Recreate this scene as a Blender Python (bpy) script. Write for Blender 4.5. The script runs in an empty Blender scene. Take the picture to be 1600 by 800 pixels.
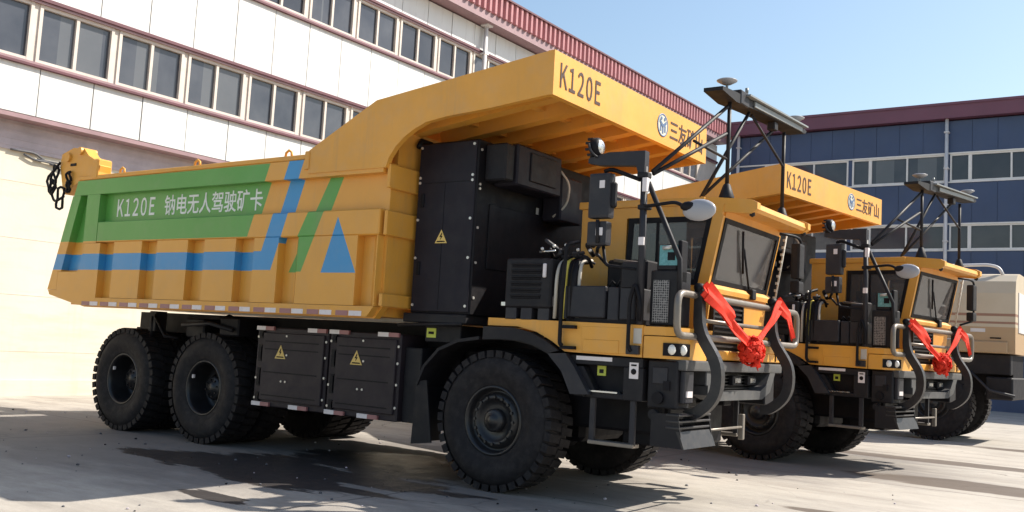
import bpy, bmesh, math, random
from mathutils import Vector, Matrix
random.seed(7)
R = math.radians
scene = bpy.context.scene
COL = scene.collection

# ------------------------------------------------------------------ camera, sky, sun, exposure
cam_data = bpy.data.cameras.new('camera')
cam = bpy.data.objects.new('camera', cam_data)
COL.objects.link(cam)
scene.camera = cam
cam_data.sensor_width = 36.0
cam_data.lens = 1496.73 / 1600 * 36.0
cam_data.clip_start = 0.1
cam_data.clip_end = 3000
_yaw, _pitch, _roll = R(35.2952), R(5.3204), R(-3.2448)
_m = (Matrix.Rotation(_yaw, 3, 'Z') @ Matrix.Rotation(_pitch, 3, 'X') @ Matrix.Rotation(_roll, 3, 'Y'))
_r, _f, _u = _m.col[0], _m.col[1], _m.col[2]
cam.matrix_world = Matrix(((_r.x, _u.x, -_f.x, 6.1627), (_r.y, _u.y, -_f.y, -8.5331),
                           (_r.z, _u.z, -_f.z, 1.5922), (0, 0, 0, 1)))

SUN_AZ, SUN_EL = math.atan2(0.66, 0.75), R(44.7)
world = bpy.data.worlds.new('World')
scene.world = world
world.use_nodes = True
wn = world.node_tree
sky = wn.nodes.new('ShaderNodeTexSky')
sky.sky_type = 'NISHITA'
sky.sun_disc = False
sky.sun_elevation = SUN_EL
sky.sun_rotation = SUN_AZ
sky.air_density = 1.45
sky.dust_density = 1.4
sky.ozone_density = 2.5
wn.links.new(sky.outputs[0], wn.nodes['Background'].inputs[0])
wn.nodes['Background'].inputs[1].default_value = 0.105

sun_data = bpy.data.lights.new('sun', 'SUN')
sun_data.energy = 5.0
sun_data.angle = R(0.5)
sun_data.color = (1.0, 0.93, 0.82)
sun = bpy.data.objects.new('sun', sun_data)
COL.objects.link(sun)
_d = Vector((math.sin(SUN_AZ) * math.cos(SUN_EL), math.cos(SUN_AZ) * math.cos(SUN_EL), math.sin(SUN_EL)))
sun.rotation_euler = _d.to_track_quat('Z', 'Y').to_euler()
sun.location = (30, 30, 40)

scene.view_settings.view_transform = 'Standard'
scene.view_settings.look = 'None'
scene.view_settings.exposure = 0.72
scene.view_settings.gamma = 1.0
scene.view_settings.use_curve_mapping = False
scene.cycles.max_bounces = 8
scene.cycles.use_denoising = True


# ------------------------------------------------------------------ materials
class Nodes:
    def __init__(self, name):
        self.m = bpy.data.materials.new(name)
        self.m.use_nodes = True
        self.t = self.m.node_tree
        self.b = self.t.nodes['Principled BSDF']
        self.co = self.t.nodes.new('ShaderNodeTexCoord')

    def new(self, kind, **kw):
        n = self.t.nodes.new(kind)
        for k, v in kw.items():
            setattr(n, k, v)
        return n

    def link(self, a, b):
        self.t.links.new(a, b)

    def math(self, op, a, b=None, c=None, clamp=False):
        n = self.new('ShaderNodeMath', operation=op, use_clamp=clamp)
        for i, v in enumerate((a, b, c)):
            if v is None:
                continue
            if isinstance(v, (int, float)):
                n.inputs[i].default_value = v
            else:
                self.link(v, n.inputs[i])
        return n.outputs[0]

    def mix(self, fac, a, b):
        n = self.new('ShaderNodeMix', data_type='RGBA')
        for i, v in ((0, fac), (6, a), (7, b)):
            if isinstance(v, (int, float)):
                n.inputs[i].default_value = v
            elif isinstance(v, tuple):
                n.inputs[i].default_value = v if len(v) == 4 else (*v, 1)
            else:
                self.link(v, n.inputs[i])
        return n.outputs[2]

    def noise(self, scale, detail=4, rough=0.6, stretch=None, coord='Object', dist=0.0):
        n = self.new('ShaderNodeTexNoise')
        n.inputs['Scale'].default_value = scale
        n.inputs['Detail'].default_value = detail
        n.inputs['Roughness'].default_value = rough
        n.inputs['Distortion'].default_value = dist
        src = self.co.outputs[coord]
        if stretch:
            mp = self.new('ShaderNodeMapping')
            mp.inputs['Scale'].default_value = stretch
            self.link(src, mp.inputs[0])
            src = mp.outputs[0]
        self.link(src, n.inputs['Vector'])
        return n.outputs[0]

    def ramp(self, v, lo, hi, a=0.0, b=1.0):
        n = self.new('ShaderNodeMapRange', clamp=True)
        self.link(v, n.inputs[0])
        for i, x in enumerate((lo, hi, a, b)):
            n.inputs[i + 1].default_value = x
        return n.outputs[0]

    def bump(self, h, strength=0.2, dist=0.02):
        n = self.new('ShaderNodeBump')
        n.inputs['Strength'].default_value = strength
        n.inputs['Distance'].default_value = dist
        self.link(h, n.inputs['Height'])
        self.link(n.outputs[0], self.b.inputs['Normal'])

    def base(self, v):
        if isinstance(v, tuple):
            self.b.inputs['Base Color'].default_value = (*v, 1)
        else:
            self.link(v, self.b.inputs['Base Color'])


def simple(name, col, rough=0.5, metal=0.0, var=0.12, scale=3.0, coat=0.0, dust=0.0, dustcol=(0.35, 0.3, 0.24), bump=0.0, spec=0.5):
    n = Nodes(name)
    f = n.noise(scale, 5, 0.65)
    dark = tuple(c * (1 - var) for c in col)
    lite = tuple(min(1, c * (1 + var)) for c in col)
    c = n.mix(n.ramp(f, 0.3, 0.7), dark, lite)
    if dust:
        d = n.noise(scale * 2.3, 6, 0.7)
        c = n.mix(n.ramp(d, 0.45, 0.8, 0, dust), c, dustcol)
    n.base(c)
    n.link(n.ramp(n.noise(scale * 4, 3), 0.3, 0.7, max(0.02, rough - 0.08), min(1, rough + 0.1)), n.b.inputs['Roughness'])
    n.b.inputs['Metallic'].default_value = metal
    n.b.inputs['Coat Weight'].default_value = coat
    n.b.inputs['Coat Roughness'].default_value = 0.15
    n.b.inputs['Specular IOR Level'].default_value = spec
    if bump:
        n.bump(n.noise(scale * 12, 4), bump, 0.01)
    return n.m


YEL = (0.71, 0.335, 0.048)
M = {}
n = Nodes('yellow_paint')
c = n.mix(n.ramp(n.noise(1.5, 5, 0.65), 0.3, 0.7), tuple(c * 0.94 for c in YEL), tuple(c * 1.06 for c in YEL))
c = n.mix(n.ramp(n.noise(3.3, 6, 0.7), 0.46, 0.82, 0, 0.20), c, (0.38, 0.32, 0.25))
c = n.mix(n.ramp(n.noise(2.4, 7, 0.72, stretch=(1.6, 1.6, 0.12)), 0.55, 0.74, 0, 0.26), c, (0.26, 0.20, 0.13))
c = n.mix(n.ramp(n.noise(8.0, 8, 0.75, stretch=(0.5, 1, 1.5)), 0.66, 0.74, 0, 0.35), c, (0.20, 0.15, 0.10))
n.base(c)
n.link(n.ramp(n.noise(4, 4), 0.3, 0.7, 0.38, 0.6), n.b.inputs['Roughness'])
n.b.inputs['Coat Weight'].default_value = 0.08
n.bump(n.math('ADD', n.noise(1.3, 3), n.math('MULTIPLY', n.noise(2.9, 2), 0.5)), 0.25, 0.03)
M['yellow'] = n.m
M['black'] = simple('black_paint', (0.007, 0.0065, 0.009), 0.55, var=0.2, scale=2.0, dust=0.02, bump=0.04, spec=0.18)
M['charcoal'] = simple('charcoal_paint', (0.012, 0.0115, 0.0145), 0.55, var=0.2, scale=2.0, dust=0.04, bump=0.05, spec=0.25)
M['boxpanel'] = simple('dark_panel_paint', (0.024, 0.0175, 0.0225), 0.5, var=0.15, scale=1.5, dust=0.05, bump=0.04, spec=0.25)
M['slate'] = simple('slate_paint', (0.023, 0.023, 0.029), 0.5, var=0.12, scale=2.0, dust=0.06, spec=0.3)
M['bargrey'] = simple('grey_bar_paint', (0.020, 0.0195, 0.022), 0.42, var=0.15, scale=3.0, dust=0.08, spec=0.4)
M['cabinet'] = simple('cabinet_paint', (0.0135, 0.012, 0.0185), 0.5, var=0.15, scale=1.5, dust=0.03, bump=0.04, spec=0.22)
M['pipe'] = simple('steel_pipe', (0.20, 0.175, 0.15), 0.4, metal=0.35, var=0.12, scale=5.0)
M['bumper'] = simple('bumper_grey', (0.060, 0.060, 0.062), 0.55, var=0.2, scale=3.0, dust=0.15)
M['rubber'] = simple('tyre_rubber', (0.0135, 0.012, 0.014), 0.72, var=0.25, scale=4.0, dust=0.5, dustcol=(0.055, 0.05, 0.048), bump=0.25, spec=0.25)
M['rim'] = simple('rim_paint', (0.012, 0.012, 0.014), 0.38, var=0.25, scale=5.0, dust=0.15, dustcol=(0.07, 0.06, 0.055))
M['white'] = simple('white_vinyl', (0.75, 0.76, 0.72), 0.5, var=0.04)
M['letterdark'] = simple('dark_vinyl', (0.055, 0.022, 0.012), 0.5, var=0.1)
M['emblem'] = simple('blue_vinyl', (0.08, 0.14, 0.26), 0.5, var=0.08)
M['emblempale'] = simple('pale_vinyl', (0.55, 0.55, 0.46), 0.5, var=0.05)
M['reflwhite'] = simple('reflective_white', (0.72, 0.66, 0.66), 0.3, var=0.06)
M['reflred'] = simple('reflective_red', (0.33, 0.14, 0.14), 0.35, var=0.1)
M['signyellow'] = simple('sign_yellow', (0.72, 0.50, 0.14), 0.45, var=0.05)
M['bolt'] = simple('zinc_bolt', (0.62, 0.60, 0.56), 0.3, metal=0.4, var=0.05)
M['limesticker'] = simple('lime_sticker', (0.52, 0.58, 0.08), 0.5, var=0.06)
M['hose'] = simple('yellow_hose', (0.70, 0.58, 0.10), 0.45, var=0.05)
M['silver'] = simple('bright_steel', (0.62, 0.62, 0.62), 0.25, metal=0.9, var=0.08)
M['lamp'] = simple('lamp_lens', (0.80, 0.78, 0.72), 0.12, var=0.05, scale=30)
M['teal'] = simple('teal_screen', (0.10, 0.30, 0.32), 0.25, var=0.3, scale=8)
M['gpsgrey'] = simple('pale_sensor_bar', (0.19, 0.205, 0.21), 0.45, var=0.08)
M['mirrorback'] = simple('mirror_back', (0.32, 0.32, 0.34), 0.35, var=0.08)
M['ribbon'] = simple('red_satin', (0.66, 0.040, 0.020), 0.8, var=0.22, scale=9, spec=0.2)
M['strap'] = simple('pale_strap', (0.5, 0.46, 0.4), 0.7)
M['seat'] = simple('seat_cloth', (0.05, 0.05, 0.055), 0.85)

# glass of the cabins: tinted, see-through and reflecting
n = Nodes('cab_glass')
tr = n.new('ShaderNodeBsdfTransparent'); tr.inputs[0].default_value = (0.55, 0.56, 0.56, 1)
gl = n.new('ShaderNodeBsdfGlossy'); gl.inputs['Roughness'].default_value = 0.04
fr = n.new('ShaderNodeFresnel'); fr.inputs[0].default_value = 1.52
mx = n.new('ShaderNodeMixShader')
n.link(n.math('ADD', n.math('MULTIPLY', fr.outputs[0], 0.8), 0.03), mx.inputs[0])
n.link(tr.outputs[0], mx.inputs[1]); n.link(gl.outputs[0], mx.inputs[2])
df = n.new('ShaderNodeBsdfDiffuse'); df.inputs[0].default_value = (0.30, 0.275, 0.265, 1)
mx2 = n.new('ShaderNodeMixShader')
n.link(n.ramp(n.noise(2.0, 4), 0.3, 0.7, 0.16, 0.30), mx2.inputs[0])
n.link(mx.outputs[0], mx2.inputs[1]); n.link(df.outputs[0], mx2.inputs[2])
n.link(mx2.outputs[0], n.t.nodes['Material Output'].inputs[0])
M['cabglass'] = n.m

# window glass of the buildings
def pane_mat(name, a, b, rough):
    n = Nodes(name)
    oi = n.new('ShaderNodeObjectInfo')
    r = oi.outputs['Random']
    ofs = n.new('ShaderNodeVectorMath', operation='ADD')
    cmb = n.new('ShaderNodeCombineXYZ')
    n.link(n.math('MULTIPLY', r, 37.0), cmb.inputs[0])
    n.link(n.co.outputs['Object'], ofs.inputs[0]); n.link(cmb.outputs[0], ofs.inputs[1])
    tx = n.new('ShaderNodeTexNoise'); tx.inputs['Scale'].default_value = 0.9; tx.inputs['Detail'].default_value = 4
    n.link(ofs.outputs[0], tx.inputs['Vector'])
    c = n.mix(n.ramp(tx.outputs[0], 0.35, 0.65), a, b)
    # some rooms have pale blinds behind the glass, drawn over one part of it
    spl = n.new('ShaderNodeSeparateXYZ'); n.link(n.co.outputs['Object'], spl.inputs[0])
    slat = n.math('FRACT', n.math('MULTIPLY', spl.outputs[1], 0.559))
    blind = n.math('MULTIPLY', n.math('GREATER_THAN', r, 0.62), n.math('LESS_THAN', slat, n.math('FRACT', n.math('MULTIPLY', r, 13.7))))
    c = n.mix(n.math('MULTIPLY', blind, 0.45), c, (0.17, 0.175, 0.18))
    c = n.mix(n.math('MULTIPLY', n.math('LESS_THAN', r, 0.22), 0.55), c, (0.02, 0.022, 0.03))
    n.base(c)
    n.b.inputs['Roughness'].default_value = rough
    n.b.inputs['Specular IOR Level'].default_value = 0.6
    n.bump(tx.outputs[0], 0.12, 0.03)
    return n.m
M['pane'] = pane_mat('window_glass', (0.045, 0.05, 0.066), (0.085, 0.09, 0.105), 0.06)
M['panedark'] = pane_mat('shaded_window_glass', (0.03, 0.033, 0.045), (0.055, 0.055, 0.065), 0.08)

# mesh grille
n = Nodes('perforated_steel')
w = n.new('ShaderNodeTexVoronoi'); w.inputs['Scale'].default_value = 42; w.inputs['Randomness'].default_value = 0.15
n.link(n.co.outputs['Object'], w.inputs['Vector'])
n.base(n.mix(n.ramp(w.outputs['Distance'], 0.42, 0.55), (0.008, 0.008, 0.010), (0.26, 0.24, 0.23)))
n.b.inputs['Roughness'].default_value = 0.4
M['mesh'] = n.m

# bed paint: yellow with the green and blue side graphics, laid out in the truck's own x and z
n = Nodes('bed_side_paint')
sx = n.new('ShaderNodeSeparateXYZ')
n.link(n.co.outputs['Object'], sx.inputs[0])
X, Z = sx.outputs[0], sx.outputs[2]
def below(a, zr, k):           # 1 where x < a + (z - zr) * k
    return n.math('LESS_THAN', n.math('SUBTRACT', X, n.math('MULTIPLY', n.math('SUBTRACT', Z, zr), k)), a)
def zin(lo, hi):
    return n.math('MULTIPLY', n.math('GREATER_THAN', Z, lo), n.math('LESS_THAN', Z, hi))
def mul(*a):
    v = a[0]
    for q in a[1:]:
        v = n.math('MULTIPLY', v, q)
    return v
inv = lambda v: n.math('SUBTRACT', 1.0, v)
green = mul(zin(2.79, 3.725), below(-3.72, 2.76, 0.36))
blue_h = mul(zin(2.36, 2.60), below(-3.24, 2.34, 0.34))
blue_d = mul(zin(2.36, 3.74), below(-3.08, 2.76, 0.34), inv(below(-3.36, 2.76, 0.355)))
green_d = mul(zin(2.34, 3.50), below(-2.48, 2.76, 0.44), inv(below(-2.78, 2.76, 0.54)))
tri = mul(zin(2.33, 3.05), inv(below(-2.09, 3.0, 0.34)), below(-2.09, 3.0, -0.52))
vf = n.noise(1.4, 5, 0.6)
v = n.ramp(vf, 0.3, 0.7)
base = n.mix(v, tuple(c * 0.95 for c in YEL), tuple(c * 1.05 for c in YEL))
gr = n.mix(v, (0.095, 0.315, 0.056), (0.108, 0.34, 0.064))
bl = n.mix(v, (0.036, 0.255, 0.52), (0.042, 0.275, 0.56))
c = n.mix(n.math('MAXIMUM', green, green_d), base, gr)
c = n.mix(n.math('MAXIMUM', n.math('MAXIMUM', blue_h, blue_d), tri), c, bl)
dust = n.ramp(n.noise(3.1, 6, 0.7), 0.48, 0.85, 0, 0.14)
c = n.mix(dust, c, (0.38, 0.32, 0.25))
n.base(c)
n.b.inputs['Roughness'].default_value = 0.45
n.b.inputs['Coat Weight'].default_value = 0.12
runs = n.noise(2.2, 7, 0.72, stretch=(1.6, 1.6, 0.10))
c = n.mix(n.ramp(runs, 0.56, 0.74, 0, 0.22), c, (0.26, 0.20, 0.13))
scuff = n.noise(7.0, 8, 0.75, stretch=(0.5, 1, 1.5))
c = n.mix(n.ramp(scuff, 0.66, 0.74, 0, 0.35), c, (0.20, 0.15, 0.10))
n.base(c)
n.bump(n.math('ADD', n.noise(1.1, 3), n.math('MULTIPLY', n.noise(2.6, 2), 0.5)), 0.28, 0.03)
M['bed'] = n.m

# ground: pale worn concrete with joints, dirt, damp marks, and painted shade around the trucks
n = Nodes('yard_concrete')
sp = n.new('ShaderNodeSeparateXYZ'); n.link(n.co.outputs['Object'], sp.inputs[0])
big = n.noise(0.22, 5, 0.6)
fine = n.noise(2.6, 8, 0.7)
streak = n.noise(1.0, 6, 0.65, stretch=(0.35, 1.5, 1))
c = n.mix(n.ramp(big, 0.3, 0.7), (0.37, 0.338, 0.295), (0.48, 0.442, 0.39))
c = n.mix(n.ramp(fine, 0.35, 0.75, 0, 0.35), c, (0.30, 0.265, 0.225))
c = n.mix(n.ramp(streak, 0.47, 0.68, 0, 0.65), c, (0.22, 0.195, 0.17))
speck = n.noise(34, 3, 0.8)
c = n.mix(n.ramp(speck, 0.55, 0.75, 0, 0.35), c, (0.20, 0.18, 0.16))
grit = n.noise(110, 2, 0.9)
c = n.mix(n.ramp(grit, 0.60, 0.72, 0, 0.6), c, (0.14, 0.125, 0.11))
c = n.mix(n.ramp(grit, 0.40, 0.30, 0, 0.4), c, (0.66, 0.62, 0.55))
vo = n.new('ShaderNodeTexVoronoi'); vo.feature = 'DISTANCE_TO_EDGE'; vo.inputs['Scale'].default_value = 0.42
wv = n.new('ShaderNodeVectorMath', operation='ADD'); wn2 = n.new('ShaderNodeTexNoise'); wn2.inputs['Scale'].default_value = 2.2; wn2.inputs['Detail'].default_value = 8
n.link(n.co.outputs['Object'], wn2.inputs['Vector']); ws = n.new('ShaderNodeVectorMath', operation='SCALE'); ws.inputs['Scale'].default_value = 0.5
n.link(wn2.outputs[1], ws.inputs[0]); n.link(n.co.outputs['Object'], wv.inputs[0]); n.link(ws.outputs[0], wv.inputs[1]); n.link(wv.outputs[0], vo.inputs['Vector'])
crack = n.math('MULTIPLY', n.ramp(vo.outputs['Distance'], 0.0, 0.010, 1, 0), n.ramp(n.noise(0.35, 3), 0.5, 0.6))
c = n.mix(n.math('MULTIPLY', crack, 0.7), c, (0.10, 0.09, 0.08))
bk = n.new('ShaderNodeTexBrick')
mpb = n.new('ShaderNodeMapping'); mpb.inputs['Location'].default_value = (0.5, 4.6, 0)
n.link(n.co.outputs['Object'], mpb.inputs[0])
wob = n.new('ShaderNodeVectorMath', operation='ADD')
nz = n.new('ShaderNodeTexNoise'); nz.inputs['Scale'].default_value = 1.5; nz.inputs['Detail'].default_value = 6
n.link(n.co.outputs['Object'], nz.inputs['Vector'])
vs = n.new('ShaderNodeVectorMath', operation='SCALE'); vs.inputs['Scale'].default_value = 0.10
n.link(nz.outputs[1], vs.inputs[0]); n.link(mpb.outputs[0], wob.inputs[0]); n.link(vs.outputs[0], wob.inputs[1])
n.link(wob.outputs[0], bk.inputs['Vector'])
bk.offset = 0.0
bk.inputs['Scale'].default_value = 1.0
bk.inputs['Brick Width'].default_value = 6.0
bk.inputs['Row Height'].default_value = 5.0
bk.inputs['Mortar Size'].default_value = 0.02
bk.inputs['Mortar Smooth'].default_value = 0.3
c = n.mix(n.math('MULTIPLY', bk.outputs['Fac'], 0.75), c, (0.07, 0.06, 0.055))
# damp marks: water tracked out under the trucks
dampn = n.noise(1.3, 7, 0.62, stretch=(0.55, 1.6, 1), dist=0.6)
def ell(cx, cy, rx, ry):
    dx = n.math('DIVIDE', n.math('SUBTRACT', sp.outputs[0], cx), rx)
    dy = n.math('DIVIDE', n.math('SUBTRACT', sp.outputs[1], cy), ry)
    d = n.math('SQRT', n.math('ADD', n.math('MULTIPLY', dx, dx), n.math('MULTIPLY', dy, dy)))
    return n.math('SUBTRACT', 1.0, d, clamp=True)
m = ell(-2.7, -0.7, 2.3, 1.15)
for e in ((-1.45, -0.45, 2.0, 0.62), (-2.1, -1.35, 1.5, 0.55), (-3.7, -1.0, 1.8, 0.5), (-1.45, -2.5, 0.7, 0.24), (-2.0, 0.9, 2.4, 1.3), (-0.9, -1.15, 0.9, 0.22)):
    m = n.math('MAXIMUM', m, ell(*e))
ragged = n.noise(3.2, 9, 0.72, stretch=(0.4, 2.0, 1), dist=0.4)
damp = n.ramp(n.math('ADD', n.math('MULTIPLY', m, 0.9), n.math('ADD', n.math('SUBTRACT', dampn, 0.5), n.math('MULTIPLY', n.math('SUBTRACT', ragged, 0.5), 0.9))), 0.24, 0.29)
truck_shade = n.math('MAXIMUM', ell(-4.6, 0.2, 9.5, 4.6), ell(0.2, 7.0, 4.5, 4.2))  # broad shade under the trucks, painted into the concrete colour
truck_shade = n.ramp(n.math('ADD', truck_shade, n.math('MULTIPLY', n.math('SUBTRACT', n.noise(0.9, 8, 0.7, stretch=(0.6, 1.4, 1)), 0.5), 1.1)), 0.12, 0.5)
c = n.mix(n.math('MULTIPLY', truck_shade, 0.72), c, (0.150, 0.135, 0.130))
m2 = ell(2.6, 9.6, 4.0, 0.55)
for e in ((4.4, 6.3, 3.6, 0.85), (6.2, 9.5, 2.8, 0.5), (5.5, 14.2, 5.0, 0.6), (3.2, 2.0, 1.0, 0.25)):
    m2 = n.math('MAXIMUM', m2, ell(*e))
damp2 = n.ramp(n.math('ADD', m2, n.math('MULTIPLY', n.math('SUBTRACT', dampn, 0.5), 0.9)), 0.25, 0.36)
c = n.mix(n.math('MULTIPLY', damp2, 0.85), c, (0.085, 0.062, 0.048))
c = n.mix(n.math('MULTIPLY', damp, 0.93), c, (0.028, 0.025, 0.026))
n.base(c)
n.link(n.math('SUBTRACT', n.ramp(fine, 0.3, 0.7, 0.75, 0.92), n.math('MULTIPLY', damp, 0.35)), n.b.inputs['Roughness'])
n.b.inputs['Specular IOR Level'].default_value = 0.35
n.bump(n.math('ADD', n.noise(9, 8, 0.7), n.math('MULTIPLY', bk.outputs['Fac'], -1.2)), 0.35, 0.02)
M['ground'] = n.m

# buildings
n = Nodes('white_wall_panel')
g = n.noise(0.5, 5, 0.6, stretch=(1, 1, 0.25)); s_ = n.noise(5.0, 6, 0.7, stretch=(1, 1, 0.12))
c = n.mix(n.ramp(g, 0.35, 0.7), (0.72, 0.72, 0.70), (0.62, 0.61, 0.595))
c = n.mix(n.ramp(s_, 0.52, 0.76, 0, 0.5), c, (0.42, 0.37, 0.35))
n.base(c); n.b.inputs['Roughness'].default_value = 0.5
M['whitepanel'] = n.m
n = Nodes('cream_render')
g = n.noise(0.4, 6, 0.6, stretch=(1, 1, 0.6)); s_ = n.noise(1.2, 7, 0.7, stretch=(1, 0.35, 2.2))
c = n.mix(n.ramp(g, 0.3, 0.7), (0.63, 0.57, 0.455), (0.70, 0.645, 0.54))
c = n.mix(n.ramp(s_, 0.50, 0.74, 0, 0.55), c, (0.56, 0.46, 0.31))
run = n.noise(1.0, 6, 0.7, stretch=(1, 2.2, 0.16))
c = n.mix(n.ramp(run, 0.54, 0.72, 0, 0.45), c, (0.50, 0.42, 0.32))
n.base(c); n.b.inputs['Roughness'].default_value = 0.85
n.bump(n.noise(14, 6), 0.2, 0.01)
M['cream'] = n.m
M['joint'] = simple('panel_joint', (0.10, 0.10, 0.11), 0.7)
M['mauve'] = simple('mauve_shade_and_stone', (0.50, 0.44, 0.47), 0.85, var=0.18, scale=1.1, dust=0.4, dustcol=(0.30, 0.26, 0.28), bump=0.2)  # purple-grey for the overhang's painted shade; some pebbles use it too
M['redtrim'] = simple('dark_red_trim', (0.115, 0.036, 0.05), 0.55, var=0.15, scale=2)
M['redroof'] = simple('red_corrugated_steel', (0.40, 0.165, 0.175), 0.5, var=0.15, scale=1.5)
M['pinktrim'] = simple('pink_grey_trim', (0.30, 0.19, 0.205), 0.55, var=0.12, scale=2)
M['tanframe'] = simple('cream_window_frame', (0.60, 0.53, 0.47), 0.5, var=0.1)
M['winframe'] = simple('white_window_frame', (0.72, 0.70, 0.68), 0.45, var=0.06)
M['bluewall'] = simple('navy_wall_panel', (0.043, 0.070, 0.145), 0.5, var=0.14, scale=0.5, dust=0.12, dustcol=(0.10, 0.12, 0.16))
M['maroon'] = simple('maroon_fascia', (0.15, 0.055, 0.085), 0.5, var=0.12, scale=0.8)
M['drain'] = simple('pale_drain_pipe', (0.62, 0.60, 0.60), 0.45, var=0.08)
n = Nodes('cream_tank_paint')
s3 = n.new('ShaderNodeSeparateXYZ'); n.link(n.co.outputs['Object'], s3.inputs[0])
def zb(lo, hi):
    return n.math('MULTIPLY', n.math('GREATER_THAN', s3.outputs[2], lo), n.math('LESS_THAN', s3.outputs[2], hi))
st = n.math('MAXIMUM', zb(2.84, 2.90), zb(2.67, 2.72))
low = n.math('LESS_THAN', s3.outputs[2], 2.60)
c = n.mix(n.ramp(n.noise(1.2, 4), 0.3, 0.7), (0.50, 0.42, 0.31), (0.55, 0.475, 0.365))
c = n.mix(low, c, (0.42, 0.29, 0.17))
c = n.mix(st, c, (0.30, 0.17, 0.12))
n.base(c); n.b.inputs['Roughness'].default_value = 0.45
M['tank'] = n.m


# ------------------------------------------------------------------ mesh helpers
class Mesh:
    """collects boxes, prisms, tubes and lathes and links them as ONE mesh object"""
    def __init__(self):
        self.bm = bmesh.new()
        self.mats = []

    def _mi(self, m):
        if m not in self.mats:
            self.mats.append(m)
        return self.mats.index(m)

    def _merge(self, t, m, bev=0.0, seg=1, smooth=False):
        if bev:
            bmesh.ops.bevel(t, geom=[e for e in t.edges if e.is_manifold and e.calc_face_angle(0) > 0.4], offset=bev,
                            segments=seg, profile=0.7, affect='EDGES', clamp_overlap=True)
        bmesh.ops.recalc_face_normals(t, faces=t.faces)
        i = self._mi(m)
        for f in t.faces:
            f.material_index = i
            f.smooth = smooth
        me = bpy.data.meshes.new('tmp')
        t.to_mesh(me); t.free()
        self.bm.from_mesh(me)
        bpy.data.meshes.remove(me)
        return self

    def box(self, x0, x1, y0, y1, z0, z1, m, bev=0.0, seg=1, rot=None, at=None):
        t = bmesh.new()
        bmesh.ops.create_cube(t, size=1)
        for v in t.verts:
            v.co = Vector((x0 + (v.co.x + .5) * (x1 - x0), y0 + (v.co.y + .5) * (y1 - y0), z0 + (v.co.z + .5) * (z1 - z0)))
        if rot is not None:
            bmesh.ops.transform(t, matrix=Matrix.Translation(at or Vector()) @ rot.to_4x4(), verts=t.verts)
        return self._merge(t, m, bev, seg)

    def prism(self, pts, axis, a, b, m, bev=0.0, seg=1):
        t = bmesh.new()
        def P(p, q):
            return {'x': (q, p[0], p[1]), 'y': (p[0], q, p[1]), 'z': (p[0], p[1], q)}[axis]
        va = [t.verts.new(P(p, a)) for p in pts]
        vb = [t.verts.new(P(p, b)) for p in pts]
        t.faces.new(va); t.faces.new(list(reversed(vb)))
        k = len(pts)
        for i in range(k):
            t.faces.new((va[i], vb[i], vb[(i + 1) % k], va[(i + 1) % k]))
        return self._merge(t, m, bev, seg)

    def tube(self, pts, r, m, seg=8, closed=False, fillet=0.0):
        pts = [Vector(p) for p in pts]
        if fillet:
            out = []
            k = len(pts)
            for i, p in enumerate(pts):
                if not closed and i in (0, k - 1):
                    out.append(p); continue
                a, b = pts[i - 1], pts[(i + 1) % k]
                da, db = (a - p), (b - p)
                fa, fb = min(fillet, da.length * .45), min(fillet, db.length * .45)
                A, B = p + da.normalized() * fa, p + db.normalized() * fb
                for s in range(5):
                    u = s / 4
                    out.append(A * (1 - u) ** 2 + p * 2 * u * (1 - u) + B * u * u)
            pts = out
        t = bmesh.new()
        rings = []
        k = len(pts)
        up = None
        for i, p in enumerate(pts):
            if closed:
                d = pts[(i + 1) % k] - pts[i - 1]
            else:
                d = pts[min(i + 1, k - 1)] - pts[max(i - 1, 0)]
            d.normalize()
            if up is None:
                up = Vector((0, 0, 1)) if abs(d.z) < .9 else Vector((1, 0, 0))
            s = d.cross(up)
            if s.length < 1e-4:
                s = d.cross(Vector((0, 1, 0)))
            s.normalize()
            up = s.cross(d).normalized()
            rr = r[i] if isinstance(r, (list, tuple)) else r
            rings.append([t.verts.new(p + (s * math.cos(a) + up * math.sin(a)) * rr)
                          for a in (2 * math.pi * j / seg for j in range(seg))])
        for i in range(k if closed else k - 1):
            A, B = rings[i], rings[(i + 1) % k]
            for j in range(seg):
                t.faces.new((A[j], A[(j + 1) % seg], B[(j + 1) % seg], B[j]))
        if not closed:
            t.faces.new(list(reversed(rings[0]))); t.faces.new(rings[-1])
        return self._merge(t, m, smooth=True)

    def lathe(self, prof, c, m, seg=48, axis='y', a0=0.0, a1=2 * math.pi, smooth=True):
        """prof: (radius, offset along the axis) pairs"""
        t = bmesh.new()
        full = abs(a1 - a0 - 2 * math.pi) < 1e-5
        k = seg if full else seg + 1
        rings = []
        for j in range(k):
            a = a0 + (a1 - a0) * j / seg
            row = []
            for r, o in prof:
                u, w = r * math.cos(a), r * math.sin(a)
                p = {'y': (u, o, w), 'z': (u, w, o), 'x': (o, u, w)}[axis]
                row.append(t.verts.new(Vector(p) + Vector(c)))
            rings.append(row)
        for j in range(k if full else k - 1):
            A, B = rings[j], rings[(j + 1) % k]
            for i in range(len(prof) - 1):
                try:
                    t.faces.new((A[i], A[i + 1], B[i + 1], B[i]))
                except ValueError:
                    pass
        bmesh.ops.remove_doubles(t, verts=t.verts, dist=1e-5)
        return self._merge(t, m, smooth=smooth)

    def disc(self, c, r, h, m, axis='y', seg=16, bev=0.0):
        t = bmesh.new()
        bmesh.ops.create_cone(t, segments=seg, radius1=r, radius2=r, depth=h, cap_ends=True)
        q = {'y': Matrix.Rotation(R(90), 4, 'X'), 'x': Matrix.Rotation(R(90), 4, 'Y'), 'z': Matrix()}[axis]
        bmesh.ops.transform(t, matrix=Matrix.Translation(c) @ q, verts=t.verts)
        return self._merge(t, m, bev)

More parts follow.
